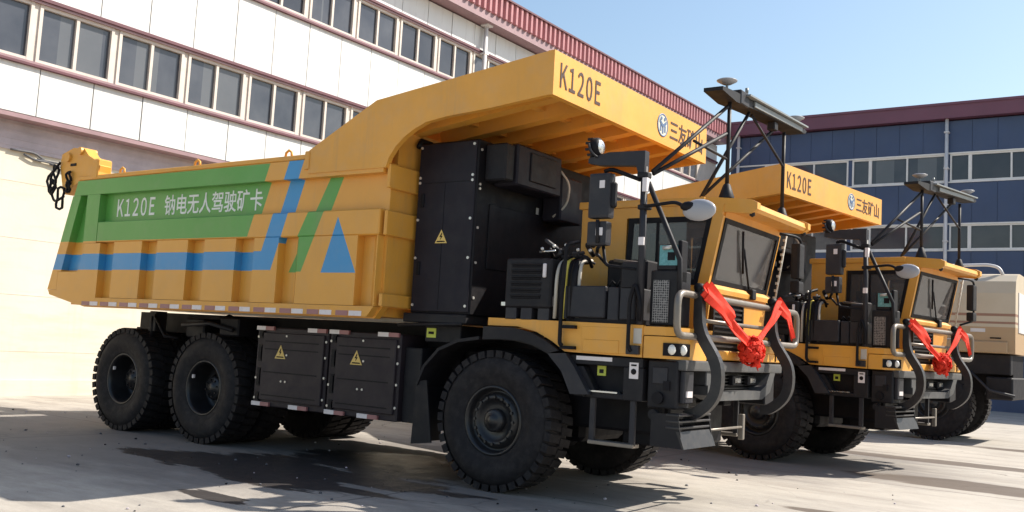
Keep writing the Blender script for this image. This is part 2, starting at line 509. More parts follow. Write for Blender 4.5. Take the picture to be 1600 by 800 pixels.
    def ball(self, c, r, m, scale=(1, 1, 1), sub=2):
        t = bmesh.new()
        bmesh.ops.create_icosphere(t, subdivisions=sub, radius=r)
        bmesh.ops.transform(t, matrix=Matrix.Translation(c) @ Matrix.Diagonal((*scale, 1)), verts=t.verts)
        return self._merge(t, m, smooth=True)

    def quad(self, pts, m):
        t = bmesh.new()
        t.faces.new([t.verts.new(p) for p in pts])
        return self._merge(t, m)

    def strip(self, pts, thick, y0, y1, m, bev=0.0):
        """plate that follows an (x, z) line, from y0 to y1"""
        up, dn = [], []
        k = len(pts)
        for i, p in enumerate(pts):
            a, b = Vector(pts[max(i - 1, 0)]), Vector(pts[min(i + 1, k - 1)])
            d = (b - a).normalized()
            nrm = Vector((-d.y, d.x))
            up.append((p[0] + nrm.x * thick / 2, p[1] + nrm.y * thick / 2))
            dn.append((p[0] - nrm.x * thick / 2, p[1] - nrm.y * thick / 2))
        return self.prism(up + dn[::-1], 'y', y0, y1, m, bev)

    def build(self, name, parent=None, label=None):
        me = bpy.data.meshes.new(name)
        self.bm.to_mesh(me); self.bm.free()
        for m in self.mats:
            me.materials.append(M[m])
        o = bpy.data.objects.new(name, me)
        COL.objects.link(o)
        if parent is not None:
            o.parent = parent
        if label:
            o['label'] = label
        return o


def tag(o, label=None, cat=None, group=None, kind=None):
    for k, v in (('label', label), ('category', cat), ('group', group), ('kind', kind)):
        if v:
            o[k] = v
    return o


def thing(name, loc, rotz, label, cat, group=None):
    o = bpy.data.objects.new(name, None)
    o.empty_display_size = 0.3
    COL.objects.link(o)
    o.location = loc
    o.rotation_euler = (0, 0, rotz)
    return tag(o, label, cat, group)


def kids(o):
    return [c for c in bpy.data.objects if c.parent == o]


def copy_tree(o, parent=None):
    c = o.copy()
    COL.objects.link(c)
    if parent is not None:
        c.parent = parent
    for ch in kids(o):
        copy_tree(ch, c)
    return c


def lettering(name, text, m, w, h, place, parent, depth=0.004, shear=0.0, space=1.0, bold=0.0):
    """text fitted to w x h; place maps (u, v, d) to a point"""
    cu = bpy.data.curves.new('tmp_text', 'FONT')
    cu.body = text
    cu.resolution_u = 3
    cu.extrude = 0.02
    cu.space_character = space
    cu.offset = bold
    o = bpy.data.objects.new('tmp_text', cu)
    COL.objects.link(o)
    dg = bpy.context.evaluated_depsgraph_get()
    me = bpy.data.meshes.new_from_object(o.evaluated_get(dg))
    bpy.data.objects.remove(o)
    bpy.data.curves.remove(cu)
    xs = [v.co.x for v in me.vertices]; ys = [v.co.y for v in me.vertices]; zs = [v.co.z for v in me.vertices]
    for v in me.vertices:
        u = (v.co.x - min(xs)) / (max(xs) - min(xs)); q = (v.co.y - min(ys)) / (max(ys) - min(ys))
        d = (v.co.z - min(zs)) / max(1e-6, max(zs) - min(zs))
        v.co = place(u * w + shear * q * h, q * h, d * depth)
    me.name = name
    me.materials.clear()
    me.materials.append(M[m])
    for p in me.polygons:
        p.material_index = 0
    t = bpy.data.objects.new(name, me)
    COL.objects.link(t)
    t.parent = parent
    return t


# ------------------------------------------------------------------ ground
gm = Mesh()
S = 900
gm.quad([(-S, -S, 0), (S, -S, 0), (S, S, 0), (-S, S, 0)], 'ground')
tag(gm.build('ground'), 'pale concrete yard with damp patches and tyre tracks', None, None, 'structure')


pb = Mesh()
rp = random.Random(9)
for k in range(300):
    x, y = rp.uniform(-11, 4.5), rp.gauss(-0.5, 2.6)
    r = rp.choice((.006, .008, .010, .014, .02))
    t = bmesh.new()
    bmesh.ops.create_icosphere(t, subdivisions=1, radius=r)
    for v in t.verts:
        v.co = Vector((v.co.x * rp.uniform(.8, 1.3) + x, v.co.y * rp.uniform(.8, 1.3) + y, v.co.z * .7 + r * .45))
    pb._merge(t, rp.choice(('joint', 'joint', 'rubber', 'mauve')))
# ------------------------------------------------------------------ buildings (wall plane at local x = 0, facing +x, running along y)
def building(name, loc, rotz, label, y0, y1, rows, bays, mats, over, lip, top, fas, pipes, depth=24, corrugated=True, joints=1.18):
    root = thing(name, loc, rotz, label, 'building')
    low, upm, fasm = mats
    w = Mesh()
    w.box(-depth, -over, y0, y1, -0.3, lip, low)
    if over > 0.1:
        zz = 0.9
        while zz < 4.6:        # courses of the rendered wall
            w.box(-over - 0.01, -over + 0.005, y0, y1, zz, zz + 0.02, low)
            zz += 1.15
        w.box(-over, -over + 0.06, y0, y1, 0, 0.32, low)
        w.box(-over - .02, -over + 0.03, y0, y1, 4.98, lip, 'mauve')  # shade of the overhang painted on as a purple-grey band
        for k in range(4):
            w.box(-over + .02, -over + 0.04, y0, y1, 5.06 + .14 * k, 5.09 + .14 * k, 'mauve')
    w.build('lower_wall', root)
    u = Mesh()
    zs = [lip] + [z for r in rows for z in r] + [fas]
    rnd = random.Random(3)
    for i in range(0, len(zs), 2):    # spandrel bands, sheet by sheet
        a, b = zs[i], zs[i + 1]
        yy = y0
        while yy < y1 - 0.01:
            e = min(yy + joints, y1)
            d = rnd.uniform(-0.006, 0.006)
            u.box(-0.35, d, yy + 0.012, e - 0.012, a + 0.05, b - 0.05, upm)
            yy = e
        u.box(-0.4, -0.02, y0, y1, a + 0.04, b - 0.04, 'joint' if corrugated else upm)
    u.box(-depth, -0.42, y0, y1, lip + 0.01, fas, upm)
    u.box(-0.42, -0.0 if over else 0.02, y0, y1, lip - 0.05, lip + 0.035, 'pinktrim' if corrugated else upm)
    tr = Mesh()
    for a, b in rows:
        if corrugated:
            tr.box(-0.4, 0.075, y0, y1, a - 0.11, a - 0.05, 'redtrim', 0.008)
            tr.box(-0.4, 0.05, y0, y1, a - 0.048, a + 0.0, 'pinktrim')
            tr.box(-0.4, 0.085, y0, y1, b + 0.05, b + 0.13, 'redtrim', 0.008)
            tr.box(-0.4, 0.05, y0, y1, b + 0.002, b + 0.047, 'pinktrim')
        else:
            tr.box(-0.4, 0.05, y0, y1, a - 0.06, a, 'winframe')
            tr.box(-0.4, 0.05, y0, y1, b, b + 0.06, 'winframe')
    tr.build('window_trim', root)
    pm = 'pane' if corrugated else 'panedark'
    fm = 'tanframe' if corrugated else 'winframe'
    for a, b in rows:
        for (ya, yb, cuts) in bays:
            f = Mesh()
            t = 0.07
            f.box(-0.2, 0.0, ya, ya + t, a, b, fm)
            f.box(-0.2, 0.0, yb - t, yb, a, b, fm)
            f.box(-0.2, -0.005, ya + t, yb - t, a, a + t, fm)
            f.box(-0.2, -0.005, ya + t, yb - t, b - t, b, fm)
            for k, cc in enumerate(cuts):
                cy = ya + (yb - ya) * cc
                h = 0.035 if (corrugated or k) else 0.07
                f.box(-0.18, -0.012, cy - h, cy + h, a + t, b - t, fm)
            fo = f.build('window', root)
            p = Mesh()
            p.box(-0.16, -0.08, ya + t, yb - t, a + t, b - t, pm)
            p.build('pane', fo)
    for a, b in rows:      # piers between the windows, one comb-shaped piece per row
        comb = [(-0.38, y0)]
        for (ya, yb, cuts) in bays:
            comb += [(-0.03, comb[-1][1]) if len(comb) == 1 else comb[-1], (-0.03, ya), (-0.21, ya), (-0.21, yb), (-0.03, yb)]
        comb += [(-0.03, y1), (-0.38, y1)]
        comb = [p for k, p in enumerate(comb) if k == 0 or p != comb[k - 1]]
        u.prism(comb, 'z', a, b, 'tanframe' if corrugated else upm)
    u.build('upper_wall', root)
    rf = Mesh()
    if corrugated:
        yy = y0 - 0.3
        while yy < y1 + 0.3:
            rf.prism([(0.51, yy), (0.51, yy + 0.11), (0.60, yy + 0.15), (0.60, yy + 0.26), (0.51, yy + 0.30), (0.50, yy + 0.30), (0.50, yy)], 'z', fas + 0.3, top, fasm)
            yy += 0.30
        rf.box(-0.42, 0.5, y0, y1, fas, fas + 0.3, 'pinktrim')
        rf.box(0.495, 0.64, y0 - 0.3, y1 + 0.3, top, top + 0.06, 'redtrim')
    else:
        rf.box(-0.42, 0.35, y0, y1, fas + 0.02, top, fasm)
        rf.box(0.345, 0.40, y0, y1, top - 0.05, top + 0.06, fasm)
    rf.prism([(0.5 if corrugated else 0.34, top), (0.5 if corrugated else 0.34, top - 0.2), (-depth / 2, top + 1.2), (-depth, top - 0.2), (-depth, top), (-depth / 2, top + 1.4)], 'y', y0, y1, fasm) \
        if False else rf.box(-depth, 0.3, y0, y1, top - 0.25, top, fasm)
    rf.build('roof', root)
    for yp, zp0, zp1 in pipes:
        d = Mesh()
        d.tube([(0.16, yp, zp0), (0.16, yp, zp1)], 0.075, 'drain', 10)
        z = zp0 + 0.6
        while z < zp1:
            d.box(0.0, 0.25, yp - 0.1, yp + 0.1, z, z + 0.06, 'drain')
            z += 1.6
        if corrugated:
            d.box(0.02, 0.34, yp - 0.16, yp + 0.16, zp1 - 0.05, zp1 + 0.3, 'drain', 0.02)
        d.build('drain_pipe', root)
    return root


bays_white = [(1.25 + 1.79 * k + 0.06, 1.25 + 1.79 * (k + 1) - 0.06, (0.5,)) for k in range(-5, 18)]
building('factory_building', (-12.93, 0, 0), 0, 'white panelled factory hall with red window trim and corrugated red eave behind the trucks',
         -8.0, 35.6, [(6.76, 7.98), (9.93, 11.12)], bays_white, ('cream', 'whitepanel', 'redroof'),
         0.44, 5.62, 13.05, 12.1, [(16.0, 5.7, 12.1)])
fb = [o for o in bpy.data.objects if o.get('category') == 'building'][0]
rr = random.Random(2)
cb = Mesh()
for k in range(5):
    yy = 1.2 + .28 * k
    cb.tube([(-.39, yy, 4.98 - .05 * k), (-.38, yy + .25, 4.93 + rr.uniform(-.04, .06) - .05 * k), (-.38, yy + .5, 4.96 + rr.uniform(-.06, .04) - .05 * k), (-.39, yy + .75, 4.86 - .05 * k)], .022, 'joint', 6, fillet=.1)
cb.build('cable', fb)
bays_blue = [(-6.5 + 4.18 * k + 0.09, -6.5 + 4.18 * (k + 1) - 0.09, (0.2, 0.6)) for k in range(-1, 5)]
building('factory_building', (0, 36.0, 0), R(-90), 'navy blue factory hall with white window bands and maroon eave at the right',
         -12.35, 15.0, [(6.77, 7.87), (9.76, 10.98)], bays_blue, ('bluewall', 'bluewall', 'maroon'),
         0.0, 3.4, 13.15, 12.5, [(-2.35, 0.1, 12.6), (-11.9, 0.1, 12.6)], corrugated=False, joints=1.0)


tag(pb.build('pebbles'), 'small stones scattered over the yard', None, None, 'stuff')


# ------------------------------------------------------------------ the mining truck (origin under the front right wheel, x forward, y to its left)
YC = 1.40            # middle of the truck
YN, YF = -0.50, 3.30  # outer faces of the bed

def make_wheel(root, x, yo, width, side, rear, RO=0.765):
    """side -1: outer face looks to -y; yo is the outer face"""
    s = side
    t = Mesh()
    y = lambda o: yo - s * o
    ri = 0.37
    ri = ri
    prof = [(ri, y(0.05)), (ri + 0.02, y(0.02)), (ri + 0.07, y(0.022)), (ri + 0.10, y(0.006)), (ri + 0.18, y(-0.012)), (ri + 0.25, y(-0.006)),
            (RO - 0.10, y(0.014)), (RO - 0.045, y(0.05)), (RO - 0.035, y(0.09)), (RO - 0.035, y(width - 0.09)), (RO - 0.045, y(width - 0.05)),
            (RO - 0.10, y(width - 0.014)), (ri + 0.1, y(width)), (ri, y(width - 0.05))]
    t.lathe(prof, (x, 0, RO), 'rubber', 72)
    nb = 38
    for k in range(nb):      # chunky tread blocks, two staggered rows plus shoulder lugs
        for row in (0, 1):
            a = 2 * math.pi * (k + 0.5 * row) / nb
            tb = bmesh.new()
            hw = math.pi / nb * 0.80
            o0, o1 = (0.012, width * 0.485) if row == 0 else (width * 0.515, width - 0.012)
            sk = 0.35 * hw * (1 if row == 0 else -1)
            ring = []
            for rr, sh in ((RO - 0.075, 1.0), (RO, 0.86)):
                for oo, da in ((o0, -1), (o0, 1), (o1, 1), (o1, -1)):
                    kk = hw * da * sh + (sk if oo in (o0 if row == 0 else o1,) else -sk)
                    ol = oo
                    if rr < RO - .01 and oo == (o0 if row == 0 else o1):
                        ol = oo
                    ang = a + kk
                    ring.append(tb.verts.new((x + rr * math.cos(ang), y(ol), RO + rr * math.sin(ang))))
            A, B = ring[:4], ring[4:]
            tb.faces.new(B)
            for i in range(4):
                tb.faces.new((A[i], A[(i + 1) % 4], B[(i + 1) % 4], B[i]))
            t._merge(tb, 'rubber')
    tag_o = t
    wroot = tag_o.build('wheel', root)
    r = Mesh()
    if rear:
        prof = [(0.385, y(0.035)), (0.375, y(0.02)), (0.36, y(0.02)), (0.345, y(0.06)), (0.335, y(0.10)), (0.325, y(0.30)), (0.31, y(0.34)),
                (0.27, y(0.35)), (0.12, y(0.36)), (0.0, y(0.36))]
    else:
        prof = [(0.385, y(0.035)), (0.375, y(0.015)), (0.355, y(0.015)), (0.345, y(0.05)), (0.33, y(0.07)), (0.325, y(0.12)), (0.30, y(0.10)),
                (0.27, y(0.055)), (0.235, y(0.05)), (0.225, y(0.09)), (0.16, y(0.10)), (0.0, y(0.10))]
    r.lathe(prof, (x, 0, RO), 'rim', 40)
    for k in range(16):
        a = 2 * math.pi * k / 16
        if rear:
            r.disc((x + .24 * math.cos(a), y(0.345), RO + .24 * math.sin(a)), 0.016, 0.03, 'rim', seg=6)
        else:
            r.disc((x + .255 * math.cos(a), y(0.047), RO + .255 * math.sin(a)), 0.017, 0.035, 'rim', seg=6)
    r.build('rim', wroot)
    h = Mesh()
    if rear:
        h.lathe([(0.17, y(0.36)), (0.165, y(0.20)), (0.14, y(0.175)), (0.08, y(0.165)), (0.075, y(0.15)), (0.0, y(0.15))], (x, 0, RO), 'rim', 28)
        for k in range(8):
            a = 2 * math.pi * k / 8 + .2
            h.disc((x + .115 * math.cos(a), y(0.165), RO + .115 * math.sin(a)), 0.012, 0.03, 'charcoal', seg=6)
        h.box(x - .30, x - .27, *sorted((y(.05), y(.08))), RO + .12, RO + .17, 'reflwhite')
    else:
        h.lathe([(0.13, y(0.10)), (0.125, y(0.035)), (0.10, y(0.02)), (0.07, y(0.02)), (0.06, y(-0.005)), (0.0, y(-0.01))], (x, 0, RO), 'rim', 28)
    h.build('hub', wroot)
    return wroot


def warning_sign(parent, x, y, z, s, name='warning_sign'):
    w = Mesh()
    w.prism([(x - s, z), (x + s, z), (x, z + s * 1.75)], 'y', y - 0.004, y, 'signyellow')
    w.prism([(x - s * .72, z + s * .14), (x + s * .72, z + s * .14), (x + s * .6, z + s * .30), (x - s * .6, z + s * .30)], 'y', y - 0.006, y - 0.0045, 'black')
    # lightning flash
    w.prism([(x + s * .06, z + s * 1.35), (x - s * .26, z + s * .78), (x - s * .02, z + s * .80), (x - s * .12, z + s * .40),
             (x + s * .26, z + s * .92), (x + s * .04, z + s * .90), (x + s * .18, z + s * 1.28)], 'y', y - 0.006, y - 0.0045, 'black')
    w.build(name, parent)


def make_bed(root):
    b = Mesh()
    NB, NI = YN + 0.115, YN + 0.21        # recessed skin and inner face of the near wall
    FB, FI = YF - 0.115, YF - 0.21
    sil = [(-7.76, 3.70), (-8.36, 2.05), (-8.30, 1.96), (-7.47, 1.81), (-1.50, 1.81), (-1.38, 1.95), (-1.38, 3.62)]
    for (ya, yb, o) in ((NB, NI, -1), (FI, FB, 1)):
        b.prism(sil, 'y', ya, yb, 'bed')
    for s in (-1, 1):
        ys = (YN, NB) if s < 0 else (FB, YF)
        ya, yb = ys
        bv = 0.014
        # top rail, with a slim sill above it
        b.prism([(-7.76, 3.725), (-7.84, 3.50), (-1.41, 3.50), (-1.41, 3.64), (-2.66, 3.73)], 'y', ya, yb, 'bed', bv)
        b.box(-7.78, -2.66, ya + (0 if s < 0 else -.03), yb + (.03 if s < 0 else 0), 3.735, 3.80, 'yellow', 0.012)
        # middle band
        b.box(-7.13, -1.42, ya, yb, 2.77, 3.08, 'bed', bv)
        # rear post and the column before the name field
        b.prism([(-7.865, 3.497), (-8.34, 2.05), (-8.09, 2.05), (-8.09, 2.335), (-8.003, 2.335), (-7.648, 3.497)], 'y', ya, yb, 'bed', bv)
        b.prism([(-7.47, 3.497), (-7.47, 2.762), (-7.133, 2.762), (-7.133, 3.497)], 'y', ya, yb, 'bed', bv)
        b.prism([(-8.32, 2.046), (-8.27, 1.975), (-7.47, 1.83), (-7.01, 1.83), (-7.01, 2.758), (-7.40, 2.758), (-7.55, 2.33), (-8.085, 2.33), (-8.085, 2.046)], 'y', ya, yb, 'bed', bv)
        # lower pads, trapezoid in plan, with channels between them
        edges = [(-6.74, -5.97), (-5.70, -4.92), (-4.65, -3.92), (-3.65, -3.10), (-2.83, -1.74), (-1.52, -1.42)]
        o, i = (ya, yb) if s < 0 else (yb, ya)
        for (a, c) in edges:
            b.prism([(a + 0.09, o), (c, o), (c + 0.0, i), (a - 0.05, i)], 'z', 1.95, 2.77, 'bed', 0.006)
        b.prism([(-7.005, 1.825), (-1.52, 1.825), (-1.42, 1.945), (-7.005, 1.945)], 'y', ya, yb, 'yellow', 0.01)
    # canopy: side plates, roof sheet, underside beams and front board
    plate = [(-2.66, 3.55), (-2.66, 3.84), (-1.58, 4.36), (0.80, 4.635), (0.80, 4.17), (0.03, 4.10), (-0.5, 4.07), (-0.80, 4.03), (-0.98, 3.96),
             (-1.12, 3.88), (-1.24, 3.78), (-1.33, 3.66), (-1.37, 3.55)]
    b.prism(plate, 'y', YN - 0.012, YN + 0.06, 'yellow', 0.008)
    b.prism(plate, 'y', YF - 0.06, YF + 0.012, 'yellow', 0.008)
    b.box(-2.72, -2.64, YN - 0.03, YN + 0.03, 3.60, 3.83, 'yellow', 0.01)
    b.prism([(0.80, 4.17), (0.88, 4.17), (0.88, 4.64), (0.80, 4.64)], 'y', YN - 0.012, YF + 0.012, 'yellow', 0.008)
    b.strip([(-2.6, 3.66), (-1.55, 4.22), (0.795, 4.50)], 0.05, YN + 0.065, YF - 0.065, 'yellow')
    for k in range(6):
        yb = YN + 0.45 + k * 0.58
        b.strip([(-1.45, 4.10), (-1.1, 4.16), (0.79, 4.385)], 0.17, yb, yb + 0.16, 'yellow', 0.01)
    for xk in (-0.95, 0.0):
        b.box(xk, xk + 0.1, YN + 0.065, YF - 0.065, 4.20 + (xk + 1) * 0.11, 4.30 + (xk + 1) * 0.11, 'yellow')
    # front wall of the box with its cross ribs
    b.box(-1.46, -1.385, NI + 0.002, FI - 0.002, 1.95, 4.05, 'yellow')
    for za, zb in ((1.95, 2.10), (2.77, 3.06), (3.32, 3.60)):
        b.box(-1.38, -1.33, YN + 0.03, YF - 0.03, za, zb, 'yellow', 0.01)
    # floor and tail
    b.box(-8.0, -1.5, NI + 0.002, FI - 0.002, 1.84, 1.95, 'yellow')
    bed = b.build('dump_bed', root)
    tg = Mesh()
    tg.prism([(-7.74, 3.66), (-8.30, 2.06), (-8.22, 2.04), (-7.66, 3.66)], 'y', NI + 0.01, FI - 0.01, 'yellow', 0.01)
    for yy in (0.2, 1.0, 1.8, 2.6):
        tg.prism([(-7.84, 3.5), (-8.36, 2.1), (-8.30, 2.1), (-7.74, 3.5)], 'y', yy, yy + 0.12, 'yellow')
    tg.build('tailgate', bed)
    for s in (-1, 1):       # tailgate hinge arms with hoses
        ya, yb = (YN + 0.02, YN + 0.20) if s < 0 else (YF - 0.20, YF - 0.02)
        h = Mesh()
        h.prism([(-8.20, 3.55), (-8.36, 4.02), (-8.33, 4.19), (-8.02, 4.27), (-7.72, 4.24), (-7.58, 4.12), (-7.34, 4.02), (-7.24, 3.94), (-7.28, 3.76), (-7.8, 3.72)],
                'y', ya, yb, 'yellow', 0.02, 2)
        h.disc((-8.12, (ya + yb) / 2, 4.12), 0.07, 0.26, 'yellow', seg=14)
        h.disc((-7.78, (ya + yb) / 2, 4.20), 0.06, 0.27, 'yellow', seg=14)
        h.box(-7.42, -7.26, ya - .03, yb + .03, 3.74, 4.05, 'yellow', 0.02)
        h.box(-8.05, -7.9, ya - .012, ya + .01, 3.98, 4.02, 'black')
        h.build('hinge_arm', bed)
        c = Mesh()
        yo = ya - 0.04
        rr = random.Random(5)
        for k, (cx, cz, rad) in enumerate([(-8.42, 3.86, .12), (-8.46, 3.66, .10), (-8.5, 3.76, .13), (-8.02, 3.80, .07), (-8.0, 3.64, .06), (-8.2, 3.48, .14)]):
            rad *= 1.25
            c.tube([(cx + rad * .6 * math.cos(a), yo + .02 * math.sin(3 * a + k), cz + rad * math.sin(a)) for a in (2 * math.pi * j / 12 for j in range(12))], 0.021, 'black', 6, closed=True)
        c.tube([(-8.3, yo, 4.05), (-8.5, yo - .02, 3.85), (-8.5, yo, 3.6), (-8.35, yo, 3.42), (-8.1, yo, 3.5)], 0.02, 'black', 6, fillet=.08)
        c.build('chain', bed)
    for s in (-1, 1):
        y = YN + 0.07 if s < 0 else YF - 0.07
        for xx in (-6.73, -4.96, -3.12):
            l = Mesh()
            l.tube([(xx - .06, y, 3.79), (xx - .05, y, 3.86), (xx, y, 3.89), (xx + .05, y, 3.86), (xx + .06, y, 3.79)], 0.017, 'yellow', 7)
            l.build('lifting_lug', bed)
    # reflective tape along the sill
    rs = Mesh()
    x = -7.35
    k = 0
    while x < -1.75:
        rs.box(x, x + 0.2, YN - 0.004, YN + 0.001, 1.83, 1.888, 'reflwhite' if k % 2 else 'reflred')
        x += 0.27 if k % 2 else 0.215
        k += 1
    rs.build('reflective_tape', bed)
    # writing
    yt = NB - 0.001
    lettering('lettering', '\uff2b\uff11\uff12\uff10\uff25', 'white', 0.92, 0.27, lambda u, v, d: Vector((-6.83 + u, yt - d, 3.155 + v)), bed, space=0.62, bold=0.012)
    lettering('lettering', '\u94a0\u7535\u65e0\u4eba\u9a7e\u9a76\u77ff\u5361', 'white', 2.08, 0.29, lambda u, v, d: Vector((-5.68 + u, yt - d, 3.145 + v)), bed, bold=0.010)
    xf = 0.8815
    lettering('lettering', '\uff2b\uff11\uff12\uff10\uff25', 'letterdark', 0.83, 0.27, lambda u, v, d: Vector((xf + d, -0.39 + u, 4.27 + v)), bed, space=0.62, bold=0.012)
    lettering('lettering', '\u4e09\u53cb\u77ff\u5c71', 'letterdark', 0.98, 0.26, lambda u, v, d: Vector((xf + d, 2.20 + u, 4.27 + v)), bed, bold=0.010)
    e = Mesh()
    ec = (xf, 1.99, 4.405)
    e.lathe([(0.145, 0.0), (0.145, 0.005), (0.125, 0.005), (0.125, 0.0)], ec, 'emblem', 36, axis='x')
    e.disc((xf + .0015, 1.99, 4.405), 0.124, 0.003, 'emblempale', axis='x', seg=36)
    for dy in (-0.06, 0, 0.06):
        e.box(xf + .002, xf + .006, 1.99 + dy - 0.018, 1.99 + dy + 0.018, 4.30 + abs(dy) * .4, 4.405, 'emblem')
    e.prism([(1.90, 4.43), (1.90, 4.47), (1.99, 4.415), (2.08, 4.47), (2.08, 4.43), (1.99, 4.37)], 'x', xf + .006, xf + .009, 'emblem')
    for dy in (-0.045, 0.045):
        e.disc((xf + .005, 1.99 + dy, 4.485), 0.022, 0.006, 'emblem', axis='x', seg=12)
    e.build('emblem', bed)
    return bed


def make_frame(root):
    f = Mesh()
    for y in (0.82, 1.78):
        f.box(-7.9, 1.9, y, y + 0.2, 1.05, 1.55, 'black', 0.01)
    for x in (-7.6, -5.9, -4.0, -2.6, -1.1, 0.9):
        f.box(x, x + 0.25, 1.03, 1.77, 1.1, 1.45, 'black')
    for x in (-0.03, -4.98, -6.90):
        f.tube([(x, 0.25, 0.75), (x, 2.55, 0.75)], 0.16, 'black', 12)
        f.ball((x, 1.4, 0.75), 0.36, 'black', (1, 1.1, 1), 2)
    f.box(-7.4, -4.2, 0.55, 2.25, 1.5, 1.79, 'black')
    f.box(-4.2, -0.9, 0.5, 2.3, 1.0, 1.79, 'black')
    f.box(-1.0, 1.7, 0.6, 2.2, 0.75, 1.52, 'black', 0.03)
    f.box(-6.2, -5.3, 0.5, 2.3, 0.9, 1.3, 'black', 0.05)
    f.box(-3.9, -1.2, 0.75, 2.05, 0.62, 1.02, 'black', 0.04)  # low filler blocks, added to stop sun passing under the truck
    f.box(-1.15, 0.6, 0.9, 1.9, 0.55, 0.8, 'black', 0.06)
    # hoist cylinder, rear support bracket, tail lamp bracket
    f.tube([(-3.2, 0.5, 1.2), (-5.2, 0.5, 1.72)], 0.09, 'charcoal', 12)
    f.box(-6.52, -6.36, 0.1, 0.3, 1.50, 1.80, 'charcoal', 0.01)
    f.tube([(-6.44, 0.12, 1.72), (-6.44, 0.12, 1.42)], 0.035, 'black', 8)
    f.tube([(-6.38, 0.1, 1.74), (-6.1, 0.1, 1.44), (-5.9, 0.2, 1.42)], 0.025, 'black', 8)
    f.box(-5.55, -5.15, 0.05, 0.35, 1.45, 1.72, 'black', 0.02)
    f.box(-4.75, -4.35, 0.0, 0.4, 1.50, 1.75, 'black', 0.02)
    f.tube([(-5.5, -0.05, 1.62), (-4.9, -0.05, 1.66), (-4.4, -0.05, 1.58)], 0.03, 'charcoal', 8)
    f.build('chassis_frame', root)


def make_side_boxes(root):
    for mir in (0, 1):  # unseen far-side set mirrors the near one, added to block sun underneath
        q = (lambda a, b: (a, b)) if not mir else (lambda a, b: (2.8 - b, 2.8 - a))
        d = -1 if not mir else 1
        p = (lambda v: v) if not mir else (lambda v: 2.8 - v)
        for (xa, xb) in ((-3.96, -2.63), (-2.60, -1.42)):
            b = Mesh()
            b.box(xa, xb, *q(0.02, 0.62), 0.62, 1.65, 'boxpanel', 0.012)
            b.box(xa + 0.14, xb - 0.05, *q(-0.010, 0.025), 0.70, 1.58, 'boxpanel', 0.008)
            for z in (0.76, 1.06, 1.36, 1.46):
                b.box(xa + 0.19, xb - 0.14, *q(-0.0125, -0.004), z, z + 0.016, 'black')
            for z0, z1 in ((0.68, .80), (0.88, 1.12), (1.20, 1.42), (1.50, 1.60)):
                b.prism([(xa + 0.075, z0), (xa + 0.15, z0), (xa + 0.125, z0 + 0.03), (xa + 0.125, z1 - .03), (xa + 0.15, z1), (xa + 0.075, z1)], 'y', *q(-0.014, 0.021), 'black')
            for x, z in ((xa + 0.03, .72), (xa + 0.03, .98), (xa + 0.03, 1.52), (xb - 0.03, .78), (xb - 0.03, 1.05), (xb - 0.03, 1.3), (xb - .03, 1.5)):
                b.disc((x, p(0.018), z), 0.016, 0.02, 'bolt', seg=8)
            for x, z in ((xa + 0.55, 0.96), (xa + 0.63, 0.96), (xa + 0.62, 1.30), (xa + .6, 1.545)):
                b.disc((x, p(-0.012), z), 0.014, 0.014, 'bolt', seg=8)
            o = b.build('battery_box', root)
            for x, z in ((xa, 1.60), (xb - 0.36, 1.60), (xa, .612), (xb - 0.62, .612)):
                r = Mesh()
                r.box(x + .01, x + 0.18, *q(-0.014, 0.018), z + .01, z + 0.062, 'reflwhite')
                r.box(x + 0.18, x + 0.34, *q(-0.013, 0.018), z + .011, z + 0.061, 'reflred')
                r.build('reflective_tape', o)
            if not mir:
                warning_sign(o, xa + 0.50, -0.011, 1.25, 0.10)
    e = Mesh()
    e.box(-1.418, -1.16, 0.10, 0.6, 0.62, 1.5, 'charcoal', 0.01)
    e.box(-1.15, -0.62, 0.12, 0.5, 1.58, 1.78, 'charcoal', 0.01)
    e.box(-1.12, -0.98, 0.114, 0.1215, 1.63, 1.74, 'limesticker')
    e.box(-1.09, -1.01, 0.111, 0.1135, 1.67, 1.70, 'black')
    e.tube([(-1.45, -0.02, 1.76), (-0.5, -0.02, 1.80)], 0.02, 'charcoal', 8)
    e.build('valve_box', root)


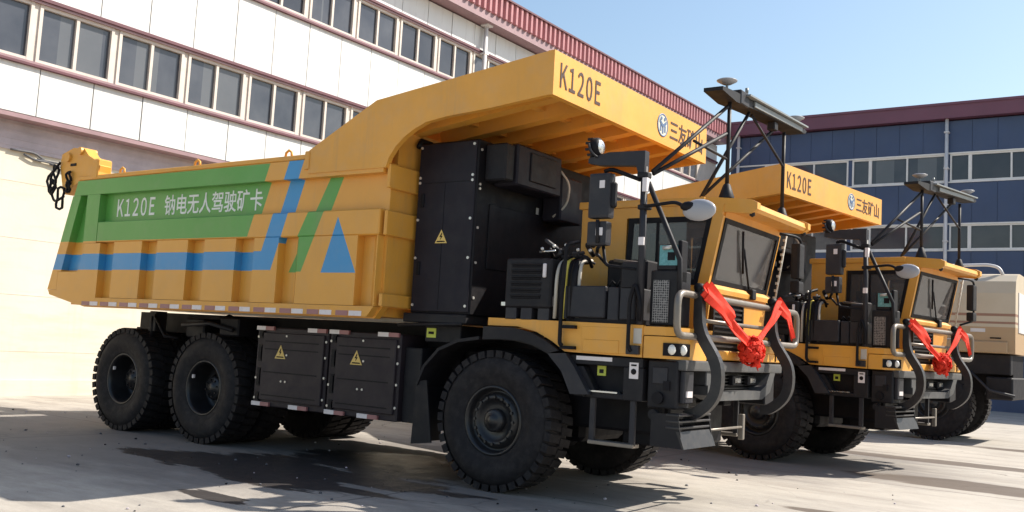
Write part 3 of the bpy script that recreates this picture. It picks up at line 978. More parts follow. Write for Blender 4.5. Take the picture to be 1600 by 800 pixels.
def make_cabinet(root):
    c = Mesh()
    c.box(-1.30, -0.42, 0.0, 2.80, 1.90, 3.92, 'black', 0.015)
    c.box(-1.28, -0.44, -0.02, 0.004, 1.93, 3.90, 'cabinet', 0.006)
    c.box(-1.26, -0.46, -0.024, -0.018, 3.43, 3.437, 'black')
    for x in (-1.25, -0.47):
        for z in (2.0, 2.55, 3.0, 3.44, 3.5, 3.86):
            c.disc((x, -0.024, z), 0.017, 0.014, 'bolt', seg=8)
    for z in (2.1, 2.5, 2.9, 3.35, 3.40, 3.8):
        c.disc((-0.415, 0.05, z), 0.016, 0.014, 'bolt', axis='x', seg=8)
    for z in (2.35, 3.15):
        c.box(-1.22, -1.17, -0.040, -0.018, z, z + .16, 'black', .006)
    c.box(-0.872, -0.868, -0.0235, -0.018, 1.95, 3.42, 'black')
    c.tube([(-1.30, -0.03, 3.88), (-1.34, 0.05, 3.97), (-1.30, 0.2, 3.95)], 0.035, 'black', 8)
    # controller box hung on its front face
    c.box(-0.42, -0.08, 0.30, 1.24, 3.42, 3.90, 'cabinet', 0.02)
    c.box(-0.42, -0.12, 0.12, 0.30, 3.45, 3.88, 'charcoal', 0.02)
    c.box(-0.08, -0.06, 0.55, 1.10, 3.50, 3.84, 'charcoal', 0.01)
    c.box(-0.42, -0.14, 1.35, 1.85, 3.15, 3.72, 'cabinet', 0.02)
    c.box(-0.42, -0.405, 0.25, 2.0, 2.45, 3.20, 'black', 0.004)
    c.tube([(-0.10, 1.25, 3.75), (-0.02, 1.35, 3.6), (-0.08, 1.40, 3.35), (-0.25, 1.35, 3.2)], 0.014, 'strap', 6, fillet=.1)
    c.box(-0.404, -0.395, 1.20, 1.25, 3.22, 3.30, 'bolt')
    c.box(-1.38, -0.45, -0.03, 0.4, 1.80, 1.905, 'charcoal', 0.01)
    o = c.build('battery_cabinet', root)
    warning_sign(o, -0.88, -0.021, 2.72, 0.09)


def make_deck(root):
    d = Mesh()
    # side of the deck, arched over the fender
    side = [(-0.15, 1.885), (-0.15, 1.80), (0.25, 1.80), (0.50, 1.75), (0.70, 1.66), (0.86, 1.56), (1.76, 1.545), (1.76, 1.865)]
    d.prism(side, 'y', 0.0, 0.06, 'yellow', 0.006)
    d.box(-0.15, 1.76, 0.06, 2.8, 1.80, 1.87, 'charcoal')
    d.box(-0.15, 1.76, 2.74, 2.8, 1.55, 1.865, 'yellow')
    d.box(1.08, 1.50, -0.012, 0.0, 1.565, 1.70, 'yellow', 0.006)
    d.box(1.06, 1.60, -0.004, 0.002, 1.57, 1.83, 'yellow', 0.003)
    # rounded front corner with the lamps
    d.prism([(1.775, 0.0), (1.98, 0.0), (2.12, 0.06), (2.17, 0.2), (2.17, 0.62), (1.775, 0.62)], 'z', 1.545, 1.76, 'yellow', 0.012)
    d.prism([(1.75, 0.01), (2.0, 0.01), (2.13, 0.08), (2.17, 0.2), (2.17, 0.75), (1.75, 0.75)], 'z', 1.77, 1.855, 'yellow', 0.015)
    d.box(1.0, 2.17, 0.62, 2.8, 1.56, 1.66, 'yellow', 0.01)
    d.box(1.7, 2.17, 2.3, 2.8, 1.66, 1.85, 'yellow', 0.01)
    deck = d.build('deck', root)
    for mir in (0, 1):
        h = Mesh()
        pts = [(1.99, -0.010), (2.135, 0.045), (2.185, 0.19), (2.12, 0.2), (1.98, 0.05)]
        if mir:
            pts = [(p[0], 2.8 - p[1]) for p in pts]
        h.prism(pts, 'z', 1.575, 1.70, 'black', 0.008)
        for (cx, cy) in ((2.075, 0.012), (2.155, 0.095)):
            cy = 2.8 - cy if mir else cy
            h.ball((cx, cy, 1.637), 0.055, 'lamp', (0.75, 0.6, 0.95), 2)
        h.build('headlight', deck)
    # fender over the front wheel
    for mir in (0, 1):
        q = (lambda a, b: (a, b)) if not mir else (lambda a, b: (2.8 - b, 2.8 - a))
        g = Mesh()
        path = [(-1.12, 1.08), (-1.02, 1.30), (-0.82, 1.50), (-0.55, 1.61), (-0.25, 1.655)]
        g.strip(path, 0.035, *q(-0.02, 0.50), 'charcoal')
        top = [(-0.17, 1.64), (-0.17, 1.785), (0.22, 1.785), (0.46, 1.74), (0.66, 1.66), (0.82, 1.565), (0.70, 1.535), (0.55, 1.60), (0.36, 1.645), (0.1, 1.655)]
        g.prism(top, 'y', *q(-0.06, 0.0), 'charcoal', 0.012)
        g.strip([(-0.17, 1.66), (0.2, 1.66), (0.45, 1.62), (0.66, 1.54), (0.80, 1.46), (1.0, 1.28), (1.12, 1.12)], 0.03, *q(0.0, 0.52), 'charcoal')
        g.prism([(0.68, 1.53), (0.90, 1.545), (1.02, 1.40), (1.20, 1.14), (0.98, 1.13), (0.86, 1.36)], 'y', *q(-0.05, 0.03), 'slate', 0.01)
        g.build('mudguard', root)
        fl = Mesh()
        fl.prism([(-1.16, 0.40), (-1.13, 1.12), (-0.98, 1.14), (-0.86, 0.44)], 'y', *q(0.0, 0.02), 'charcoal')
        fl.box(-1.15, -1.12, *q(0.02, 0.5), 0.42, 1.12, 'charcoal', 0.006)
        fl.build('mud_flap', root)
    # step skirt
    s = Mesh()
    s.box(0.92, 1.76, 0.14, 0.6, 1.11, 1.53, 'black')
    s.box(0.92, 1.76, 0.02, 0.14, 1.44, 1.535, 'charcoal', 0.008)
    s.box(1.55, 1.77, 0.02, 0.16, 1.11, 1.44, 'charcoal', 0.008)
    s.box(1.10, 1.56, 0.02, 0.16, 1.11, 1.17, 'charcoal', 0.008)
    s.prism([(0.96, 1.42), (1.08, 1.42), (1.24, 1.17), (1.12, 1.12)], 'y', 0.03, 0.14, 'charcoal')
    s.box(1.00, 1.42, 0.012, 0.022, 1.485, 1.525, 'reflwhite')
    s.box(1.14, 1.50, 0.0, 0.15, 1.170, 1.185, 'silver')
    s.box(1.62, 1.72, 0.014, 0.0205, 1.33, 1.49, 'reflwhite')
    s.disc((1.67, 0.012, 1.40), 0.03, 0.006, 'black', seg=10)
    s.box(1.64, 1.70, 0.0115, 0.0145, 1.455, 1.472, 'black')
    s.box(1.19, 1.29, 0.128, 0.1395, 1.335, 1.435, 'limesticker')
    s.box(1.215, 1.265, 0.1255, 0.1285, 1.36, 1.40, 'charcoal')
    s.build('step_skirt', root)
    s = Mesh()  # unseen far-side skirt, mirrored in to block sun under the truck
    s.box(0.92, 1.77, 2.2, 2.78, 1.11, 1.535, 'charcoal', 0.01)
    s.box(1.0, 1.42, 2.779, 2.788, 1.485, 1.525, 'reflwhite')
    s.build('step_skirt', root)
    for mir in (0, 1):
        l = Mesh()
        y0 = 0.04 if not mir else 2.72
        for x in (1.17, 1.63):
            l.box(x, x + 0.06, y0, y0 + 0.04, 0.66, 1.12, 'slate', 0.005)
        l.box(1.17, 1.69, y0 - 0.02, y0 + 0.12, 0.645, 0.685, 'pipe', 0.006)
        l.build('step_ladder', root)


def make_equipment(root):
    t = Mesh()
    t.box(0.06, 0.66, -0.02, 0.45, 2.0, 2.54, 'charcoal', 0.05, 3)
    for k in range(6):
        z = 2.10 + k * 0.068
        t.box(0.15, 0.53, -0.030, -0.015, z, z + 0.022, 'black', 0.005)
        t.box(0.14, 0.54, -0.036, -0.018, z + 0.026, z + 0.044, 'charcoal', 0.006)
    t.box(0.56, 0.60, -0.045, -0.015, 2.33, 2.48, 'reflwhite', 0.008)
    for x in (0.08, 0.28, 0.50):
        t.box(x, x + 0.14, 0.0, 0.4, 1.875, 2.0, 'slate')
    t.box(0.02, 0.1, -0.01, 0.04, 2.02, 2.06, 'silver')
    t.build('cooling_unit', root)
    h = Mesh()
    for k, (x, r, m) in enumerate(((0.69, .02, 'strap'), (0.735, .035, 'black'), (0.79, .032, 'hose'), (0.84, .035, 'black'), (0.90, .04, 'black'), (0.95, .02, 'strap'))):
        h.tube([(x, 0.04 + .03 * (k % 2), 1.90), (x + .01, 0.03 + .03 * (k % 2), 2.38), (x + .0, 0.12, 2.52), (x - .05, 0.4, 2.55)], r, m, 8, fillet=.12)
    rr = random.Random(11)
    for k in range(14):
        x, z = 0.45 + .05 * k, 2.56 + rr.uniform(0, .14)
        h.tube([(x, .1 + rr.uniform(0, .2), z), (x + rr.uniform(-.1, .12), .12, z + rr.uniform(-.05, .09)), (x + rr.uniform(-.12, .12), .3, z - .1)], rr.uniform(.012, .028), rr.choice(['black', 'charcoal', 'slate']), 7, fillet=.05)
        if k % 3 == 0:
            h.ball((x, .1, z + .03), .022, 'bolt', sub=1)
    h.tube([(0.42, .1, 2.62), (0.62, .1, 2.63)], .012, 'silver', 6)
    h.build('hose_bundle', root)
    g = Mesh()
    g.box(0.86, 1.31, 0.0, 0.5, 1.92, 2.25, 'slate', 0.012)
    g.box(0.80, 0.85, 0.02, 0.45, 1.90, 2.25, 'slate', 0.01)
    g.box(1.33, 1.46, 0.02, 0.5, 1.90, 2.24, 'slate', 0.01)
    g.box(1.48, 1.66, 0.0, 0.5, 1.91, 2.24, 'slate', 0.012)
    g.box(0.84, 1.68, 0.03, 0.5, 1.872, 1.915, 'black')
    for k in range(4):
        g.tube([(1.30 + .09 * k, .1, 2.25), (1.33 + .09 * k, .1, 2.31), (1.37 + .09 * k, .15, 2.25)], .015, 'black', 6)
    g.build('electronics_box', root)
    k = Mesh()
    k.box(1.15, 1.62, 0.30, 0.9, 1.88, 2.55, 'black', 0.02)
    k.box(1.48, 1.70, -0.01, 0.12, 2.22, 2.50, 'charcoal', 0.02)
    k.tube([(1.26, 0.26, 2.54), (1.66, 0.14, 2.49)], .018, 'pipe', 8)
    k.box(1.78, 2.10, 0.08, 0.34, 1.87, 2.42, 'charcoal', 0.012)
    k.box(1.83, 2.05, 0.10, 0.20, 2.42, 2.68, 'charcoal', 0.012)
    k.box(2.055, 2.10, 0.09, 0.24, 2.30, 2.72, 'black', 0.01)
    k.box(1.86, 2.06, 0.094, 0.104, 2.47, 2.67, 'teal')
    k.box(1.95, 2.03, 0.090, 0.0945, 2.52, 2.6, 'black')
    k.tube([(1.90, .085, 2.64), (2.0, .085, 2.65)], .02, 'bolt', 6)
    k.box(1.82, 1.99, 0.066, 0.081, 1.90, 2.32, 'mesh')
    k.build('radiator', root)
    r = Mesh()
    r.tube([(0.86, -0.05, 1.62), (0.83, -0.06, 1.64), (0.83, -0.06, 2.1), (0.86, -0.06, 2.68), (0.90, 0.1, 2.72)], .022, 'black', 8, fillet=.05)
    r.box(0.83, 1.0, -0.06, 0.01, 1.80, 1.835, 'black'); r.box(0.83, 1.0, -0.06, 0.01, 1.585, 1.62, 'black')
    r.build('hand_rail', root)
    r = Mesh()
    r.tube([(1.66, -0.05, 1.60), (1.63, -0.06, 1.64), (1.63, -0.06, 2.1), (1.68, -0.06, 2.28), (1.74, -.05, 2.1), (1.74, -0.05, 1.9)], .02, 'black', 8, fillet=.05)
    r.box(1.60, 1.74, -0.05, 0.0, 1.57, 1.66, 'slate', .005)
    r.box(1.66, 1.75, -0.006, -0.002, 1.68, 1.83, 'strap')
    r.build('hand_rail', root)


def make_mirrors(root):
    p = Mesh()
    p.tube([(1.72, 0.0, 1.87), (1.70, 0.0, 3.46)], 0.036, 'slate', 10)
    p.tube([(1.74, 0.02, 3.30), (2.10, 0.06, 2.52), (2.12, 0.06, 1.88)], 0.028, 'charcoal', 8)
    p.prism([(1.06, 3.53), (1.06, 3.58), (1.30, 3.63), (1.72, 3.62), (1.72, 3.36), (1.66, 3.36), (1.62, 3.47), (1.2, 3.5)], 'y', -0.04, 0.05, 'slate', 0.008)
    p.box(1.64, 1.76, -0.05, 0.05, 3.34, 3.40, 'charcoal', .01)
    p.box(1.71, 1.76, -0.055, 0.0, 3.20, 3.34, 'reflwhite')
    p.box(1.69, 1.75, -0.05, -0.03, 2.66, 2.74, 'reflwhite')
    p.box(1.66, 1.78, -0.05, 0.05, 3.02, 3.07, 'charcoal', .01)
    p.tube([(1.24, 0.0, 3.44), (1.32, 0.0, 3.46), (1.66, 0.0, 3.33)], 0.022, 'black', 8, fillet=.05)
    p.tube([(1.26, 0.0, 2.68), (1.30, 0.0, 2.46), (1.66, 0.0, 2.42)], 0.018, 'black', 8, fillet=.06)
    p.build('mirror_post', root)
    a = Mesh()
    a.box(1.11, 1.36, -0.09, 0.03, 2.94, 3.41, 'slate', 0.03, 2)
    a.box(1.33, 1.40, -0.06, 0.02, 3.05, 3.32, 'charcoal', 0.02)
    a.box(1.24, 1.30, -0.096, -0.085, 3.25, 3.33, 'reflwhite')
    a.build('wing_mirror', root)
    a = Mesh()
    a.box(1.11, 1.34, -0.09, 0.03, 2.66, 2.91, 'slate', 0.03, 2)
    a.box(1.22, 1.30, -0.10, -0.085, 2.76, 2.84, 'reflwhite')
    a.tube([(1.24, -0.10, 2.92), (1.25, -0.10, 2.68)], .02, 'charcoal', 8)
    a.build('wing_mirror', root)
    o = Mesh()
    o.tube([(1.70, -0.02, 3.06), (1.78, -0.05, 3.05), (2.10, -0.10, 3.07), (2.24, -0.16, 3.01)], 0.018, 'black', 8, fillet=.06)
    o.ball((2.40, -0.2, 2.965), 0.17, 'mirrorback', (1.0, 0.35, 0.62), 3)
    o.ball((2.30, -0.23, 3.0), 0.07, 'black', (1.2, 0.5, 0.7), 2)
    o.build('oval_mirror', root)
    f = Mesh()
    f.tube([(2.06, 2.90, 3.15), (2.16, 3.25, 3.15), (2.18, 3.40, 3.12), (2.18, 3.40, 2.45), (2.10, 2.98, 2.36)], 0.018, 'black', 8, fillet=.07)
    f.box(2.12, 2.24, 3.2, 3.38, 2.62, 3.06, 'charcoal', 0.03, 2)
    f.box(2.12, 2.24, 3.2, 3.38, 2.44, 2.59, 'charcoal', 0.03, 2)
    f.build('wing_mirror', root)
    l = Mesh()
    l.lathe([(0.0, 0.06), (0.075, 0.055), (0.10, 0.03), (0.105, -0.03), (0.09, -0.045), (0.06, -0.05), (0.0, -0.05)], (1.13, 0.0, 3.70), 'black', 18, axis='x')
    l.lathe([(0.0, 0.072), (0.05, 0.068), (0.07, 0.058)], (1.13, 0.0, 3.70), 'silver', 16, axis='x')
    for k in range(9):
        a = 2 * math.pi * k / 9
        l.box(1.05, 1.11, .095 * math.cos(a) - .012, .095 * math.cos(a) + .012, 3.70 + .095 * math.sin(a) - .012, 3.70 + .095 * math.sin(a) + .012, 'charcoal')
    l.tube([(1.10, -.115, 3.72), (1.13, -.125, 3.64), (1.16, -.06, 3.59), (1.16, .06, 3.59), (1.13, .125, 3.64), (1.10, .115, 3.72)], .014, 'slate', 6, fillet=.03)
    l.box(1.12, 1.22, -0.03, 0.03, 3.56, 3.60, 'black')
    l.build('work_light', root)


def make_cab(root):
    y0, y1 = 1.15, 2.95
    c = Mesh()
    # side walls pieced round the window opening
    for (ya, yb) in ((y0, y0 + 0.06), (y1 - 0.06, y1)):
        c.prism([(0.30, 1.66), (0.90, 1.66), (0.90, 3.24), (0.30, 3.24)], 'y', ya, yb, 'yellow')
        c.prism([(0.90, 1.66), (1.86, 1.66), (1.92, 2.36), (0.90, 2.36)], 'y', ya, yb, 'yellow')
        c.prism([(0.90, 3.12), (2.06, 3.12), (2.08, 3.24), (0.90, 3.24)], 'y', ya, yb, 'yellow')
        c.prism([(1.80, 2.36), (1.925, 2.36), (2.075, 3.12), (1.95, 3.12)], 'y', ya, yb, 'yellow')
    c.box(0.30, 0.36, y0 + 0.06, y1 - 0.06, 1.66, 3.24, 'yellow')
    # front: lower panel, header, bonnet line
    c.prism([(1.78, 1.60), (1.875, 1.60), (1.935, 2.36), (1.84, 2.36)], 'y', y0 + 0.062, y1 - 0.062, 'yellow')
    c.prism([(1.88, 2.30), (1.99, 2.28), (2.0, 2.33), (1.94, 2.38)], 'y', y0, y1, 'yellow', 0.008)
    c.prism([(1.99, 3.10), (2.075, 3.10), (2.09, 3.24), (1.99, 3.24)], 'y', y0 + 0.062, y1 - 0.062, 'yellow')
    # corrugation strip under the windscreen
    c.box(0.4, 1.9, y0 + 0.1, y1 - 0.1, 1.62, 1.70, 'black')
    # the side of the nose in front of the door
    c.prism([(1.66, 1.58), (1.90, 1.58), (1.97, 2.28), (1.66, 2.30)], 'y', y0 - 0.02, y0 - 0.002, 'yellow', 0.004)
    c.build('cabin', root)
    cab = [o for o in kids(root) if o.name.startswith('cabin')][-1]
    r = Mesh()
    r.box(0.26, 1.86, y0 - 0.02, y1 + 0.02, 3.242, 3.33, 'yellow', 0.02, 2)
    r.prism([(1.86, 3.20), (2.40, 3.155), (2.43, 3.19), (2.41, 3.25), (1.86, 3.33)], 'y', y0 + 0.02, y1 - 0.02, 'yellow', 0.015, 2)
    for yy in (y0 + 0.03, y1 - 0.10):
        r.prism([(1.80, 3.19), (2.38, 3.13), (2.45, 3.18), (2.45, 3.25), (2.38, 3.285), (1.80, 3.34)], 'y', yy - .02, yy + 0.07, 'yellow', 0.015, 2)
        r.ball((2.38, yy + .02, 3.13), .035, 'charcoal', sub=1)
    r.build('cabin_roof', cab)
    # windows with black gaskets
    for (ya, yb) in ((y0 - 0.006, y0 + 0.03), (y1 - 0.03, y1 + 0.006)):
        w = Mesh()
        o = [(0.90, 2.36), (1.80, 2.36), (1.95, 3.12), (0.93, 3.12)]
        i = [(0.96, 2.42), (1.76, 2.42), (1.885, 3.06), (0.985, 3.06)]
        for k in range(4):
            a, b, cc, d = o[k], o[(k + 1) % 4], i[(k + 1) % 4], i[k]
            w.prism([a, b, cc, d], 'y', ya, yb, 'black')
        w.box(1.28, 1.31, ya + .004, yb - .004, 2.42, 3.06, 'black')
        wo = w.build('side_window', cab)
        g = Mesh()
        m_ = (ya + yb) / 2
        g.prism(i, 'y', m_ - .003, m_ + .003, 'cabglass')
        g.build('pane', wo)
    w = Mesh()
    f0, f1 = (1.925, 2.385), (2.072, 3.10)
    def fp(t, off):
        return (f0[0] + (f1[0] - f0[0]) * t + off, f0[1] + (f1[1] - f0[1]) * t)
    def fbar(ta, tb, ya, yb):
        w.prism([fp(ta, -0.03), fp(ta, 0.014), fp(tb, 0.014), fp(tb, -0.03)], 'y', ya, yb, 'black')
    fbar(0, 1, y0 + .06, y0 + .13); fbar(0, 1, y1 - .13, y1 - .06)
    fbar(0, .07, y0 + .13, y1 - .13); fbar(.93, 1, y0 + .13, y1 - .13)
    wo = w.build('windscreen', cab)
    g = Mesh()
    g.prism([fp(.07, -.012), fp(.07, -.006), fp(.93, -.006), fp(.93, -.012)], 'y', y0 + .13, y1 - .13, 'cabglass')
    g.build('pane', wo)
    wp = Mesh()
    a, b = fp(.05, .03), fp(.62, .03)
    wp.tube([(a[0], 2.25, a[1] - .04), (b[0], 1.85, b[1])], .012, 'black', 6)
    a2, b2 = fp(.25, .025), fp(.88, .025)
    wp.tube([(a2[0], 1.98, a2[1]), (b2[0], 1.72, b2[1])], .014, 'black', 6)
    wp.box(1.95, 2.03, 2.2, 2.32, 2.28, 2.40, 'charcoal', .01)
    wp.build('wiper', cab)
    gr = Mesh()
    gr.prism([(1.89, 1.62), (1.90, 1.62), (1.955, 2.24), (1.945, 2.24)], 'y', 1.25, 2.08, 'black')
    for k in range(11):
        z = 1.65 + k * .053
        x = 1.895 + (z - 1.62) * .085
        gr.box(x, x + .03, 1.27, 2.06, z, z + .022, 'bargrey')
    gr.box(1.93, 1.97, 1.23, 1.26, 1.62, 2.25, 'charcoal'); gr.box(1.93, 1.97, 2.07, 2.10, 1.62, 2.25, 'charcoal')
    gr.build('grille', cab)
    # rungs on the far pillar, aerial mounts
    s = Mesh()
    s.tube([(2.02, y1 + .01, 2.3), (2.14, y1 + .02, 3.12)], .012, 'strap', 6)
    for k in range(9):
        t = k / 9
        s.box(2.0 + .12 * t, 2.03 + .12 * t, y1 - .01, y1 + .03, 2.34 + .8 * t, 2.37 + .8 * t, 'strap')
    s.build('sunblind_rail', cab)
    # inside: seat, console, wheel
    q = Mesh()
    q.box(0.85, 1.3, 1.8, 2.3, 1.72, 2.15, 'seat', .05, 2)
    q.box(0.78, 0.95, 1.8, 2.3, 2.1, 2.85, 'seat', .05, 2)
    q.box(0.80, 0.92, 1.92, 2.18, 2.85, 3.05, 'seat', .04, 2)
    q.build('driver_seat', cab)
    q = Mesh()
    q.box(1.55, 1.83, 1.3, 2.8, 1.72, 2.34, 'charcoal', .03, 2)
    q.lathe([(0.2, 0.0), (0.215, 0.012), (0.23, 0.0), (0.215, -0.012), (0.2, 0.0)], (1.45, 2.05, 2.38), 'black', 24, axis='z')
    q.tube([(1.45, 2.05, 2.38), (1.62, 2.05, 2.2)], .03, 'black', 8)
    q.build('dashboard', cab)


def make_antenna(root):
    g = Mesh()
    for y in (1.25, 3.0):
        g.lathe([(0.085, 3.32), (0.085, 3.335), (0.04, 3.47), (0.03, 3.48)], (2.06, y, 0), 'charcoal', 16, axis='z')
        g.tube([(2.06, y, 3.47), (2.06, y, 4.43)], .024, 'charcoal', 8)
    g.tube([(2.05, 1.22, 4.34), (1.76, 0.06, 3.42)], .022, 'charcoal', 8)
    g.tube([(2.05, 1.25, 4.05), (1.76, 0.08, 3.40)], .022, 'charcoal', 8)
    g.tube([(2.05, 1.85, 4.42), (1.72, 1.32, 3.34)], .022, 'charcoal', 8)
    g.tube([(2.05, 2.7, 4.42), (1.72, 1.34, 3.36)], .020, 'charcoal', 8)
    g.tube([(2.06, 1.25, 3.75), (1.90, 0.70, 3.86)], .016, 'charcoal', 8)
    g.tube([(2.06, 1.9, 4.40), (2.06, 3.0, 4.0)], .016, 'charcoal', 8)
    g.build('antenna_mast', root)
    b = Mesh()
    b.prism([(0.86, 4.43), (0.86, 4.47), (1.25, 4.50), (3.55, 4.585), (3.62, 4.57), (3.55, 4.53), (1.9, 4.44), (1.25, 4.39)], 'x', 1.92, 2.14, 'charcoal', .01)
    b.prism([(1.5, 4.515), (3.5, 4.59), (3.5, 4.61), (1.5, 4.535)], 'x', 1.94, 2.20, 'gpsgrey')
    b.prism([(1.75, 4.45), (3.4, 4.525), (3.4, 4.58), (1.75, 4.51)], 'x', 2.141, 2.16, 'gpsgrey')
    b.box(2.0, 2.15, 1.35, 1.6, 4.40, 4.56, 'slate', .01)
    b.box(2.02, 2.12, 2.5, 2.62, 4.36, 4.46, 'charcoal', .01)
    b.tube([(2.08, 1.68, 4.60), (2.08, 1.68, 4.66)], .02, 'gpsgrey', 8)
    bo = b.build('sensor_bar', root)
    for y, z in ((1.20, 4.50), (3.46, 4.60)):
        a = Mesh()
        a.tube([(2.04, y, z), (2.04, y, z + .09)], .016, 'gpsgrey', 8)
        a.lathe([(0.0, .085), (0.05, .085), (0.11, .118), (0.115, .128), (0.09, .14), (0.0, .145)], (2.04, y, z), 'mirrorback', 20, axis='z')
        a.build('satellite_antenna', bo)


def make_front(root):
    for y in (0.34, 2.40):
        b = Mesh()
        out = [(2.16, 2.27), (2.24, 2.27), (2.255, 1.86), (2.47, 1.54), (2.48, 1.28), (2.40, 1.10), (2.22, 0.96), (2.10, 0.96), (2.10, 1.06), (2.18, 1.07),
               (2.32, 1.18), (2.37, 1.30), (2.365, 1.50), (2.155, 1.82)]
        k = len(out)
        rnd_ = []
        for i, pnt in enumerate(out):        # round the bends of the flat bar
            P0, A, B = Vector(pnt), Vector(out[i - 1]), Vector(out[(i + 1) % k])
            if i in (0, 1, 7, 8):
                rnd_.append(pnt); continue
            fa, fb = min(.13, (A - P0).length * .48), min(.13, (B - P0).length * .48)
            a_, b_ = P0 + (A - P0).normalized() * fa, P0 + (B - P0).normalized() * fb
            for u in (0, .25, .5, .75, 1):
                w_ = a_ * (1 - u) ** 2 + P0 * 2 * u * (1 - u) + b_ * u * u
                rnd_.append((w_.x, w_.y))
        b.prism(rnd_, 'y', y - .045, y + .045, 'bargrey')
        b.tube([(2.2, y - .06, 2.27), (2.2, y + .06, 2.27)], .045, 'charcoal', 10)
        b.build('bull_bar', root)
    r = Mesh()
    r.tube([(2.17, -0.10, 2.19), (2.17, 3.35, 2.19), (2.17, 3.35, 1.78), (2.17, -0.10, 1.78)], .036, 'pipe', 10, closed=True, fillet=.12)
    r.tube([(2.17, 0.35, 1.95), (2.17, 2.4, 1.95)], .022, 'pipe', 8)
    r.build('guard_rail', root)
    b = Mesh()
    # bumper beam: ends, top and bottom lips round a central opening
    b.box(1.98, 2.20, 0.08, 2.78, 1.44, 1.545, 'bumper', .02, 2)
    b.prism([(0.62, 1.20), (0.9, 1.14), (2.15, 1.14), (2.40, 1.22), (2.55, 1.44), (2.38, 1.44), (2.25, 1.29), (2.1, 1.235), (0.95, 1.235), (0.8, 1.28), (0.62, 1.30)], 'x', 2.0, 2.20, 'bumper', .015)
    b.box(2.0, 2.18, 0.62, 0.80, 1.28, 1.44, 'bumper', .01)
    b.box(1.90, 2.0, 0.6, 2.6, 1.15, 1.5, 'black')
    for k in range(5):
        b.box(2.0, 2.04, 0.9, 2.3, 1.25 + k * .036, 1.262 + k * .036, 'bargrey')
    for y in (1.05, 1.55, 2.0):
        b.box(2.03, 2.09, y, y + 0.24, 1.29, 1.40, 'charcoal', .01)
        b.box(2.092, 2.10, y + .04, y + 0.2, 1.32, 1.37, 'silver')
    # corner blocks
    b.box(1.80, 2.12, 0.06, 0.36, 1.06, 1.53, 'charcoal', .015)
    b.box(1.86, 2.02, 0.045, 0.065, 1.30, 1.46, 'slate', .005)
    b.box(1.98, 2.05, 0.04, 0.062, 1.24, 1.33, 'black')
    b.box(2.12, 2.17, 0.12, 0.34, 1.12, 1.44, 'slate', .01)
    b.box(2.171, 2.18, 0.16, 0.30, 1.18, 1.24, 'reflwhite')
    b.box(1.80, 2.12, 2.45, 2.75, 1.06, 1.53, 'charcoal', .015)
    b.disc((1.93, 0.05, 1.16), .06, .05, 'black', seg=14)
    b.disc((1.90, 0.03, 1.0), .05, .06, 'charcoal', seg=14)
    b.build('bumper', root)
    l = Mesh()
    for ya, yb in ((-0.03, 0.72),):
        l.prism([(2.24, 0.70), (2.26, 0.70), (2.20, 0.86), (2.17, 0.86)], 'y', ya, yb, 'bargrey')
        for z in (0.88, 0.94, 1.0):
            l.box(2.06, 2.20, ya, yb, z, z + .022, 'bargrey', .004)
        l.prism([(1.9, 0.70), (2.24, 0.70), (2.18, 1.02), (1.9, 1.02)], 'y', ya + .005, ya + .02, 'charcoal')
        l.prism([(1.9, 0.70), (2.24, 0.70), (2.18, 1.02), (1.9, 1.02)], 'y', yb - .02, yb - .005, 'charcoal')
    l.build('front_step', root)
    t = Mesh()
    t.tube([(2.14, 0.62, 0.84), (2.14, 1.72, 0.84)], .014, 'pipe', 8)
    t.box(2.1, 2.16, 1.70, 1.76, 0.70, 0.98, 'pipe', .008)
    t.box(1.2, 1.75, 0.7, 2.1, 0.62, 1.1, 'black', .02)
    t.build('tow_bracket', root)


def make_truck(loc, rotz, label):
    root = thing('mining_truck', loc, rotz, label, 'dump truck', 'yellow mining dump trucks in a row')
    make_bed(root)
    make_frame(root)
    for yo, s in ((0.0, -1), (2.80, 1)):
        make_wheel(root, -0.03, yo, 0.46, s, False)
    for x in (-4.98, -6.90):
        make_wheel(root, x, -0.03, 0.46, -1, True)
        make_wheel(root, x, 0.50, 0.44, -1, True)
        make_wheel(root, x, 2.83, 0.46, 1, True)
        make_wheel(root, x, 2.30, 0.44, 1, True)
    make_side_boxes(root)
    make_cabinet(root)
    make_deck(root)
    make_equipment(root)
    make_mirrors(root)
    make_cab(root)
    make_antenna(root)
    make_front(root)
    return root


truck = make_truck((0, 0, 0), 0, 'nearest yellow mining dump truck, whole side with green and blue stripes in view')
T2_LOC, T2_ROT = Vector((0.556, 6.395, 0)), R(-7.8)
second = copy_tree(truck)
second.location = T2_LOC
second.rotation_euler = (0, 0, T2_ROT)
for o in kids(second):
    if o.name.startswith('dump_bed'):
        o.location.x -= 0.29      # its box sits a little further back on the frame
second['label'] = 'yellow mining dump truck parked behind the nearest one, only its front and canopy in view'


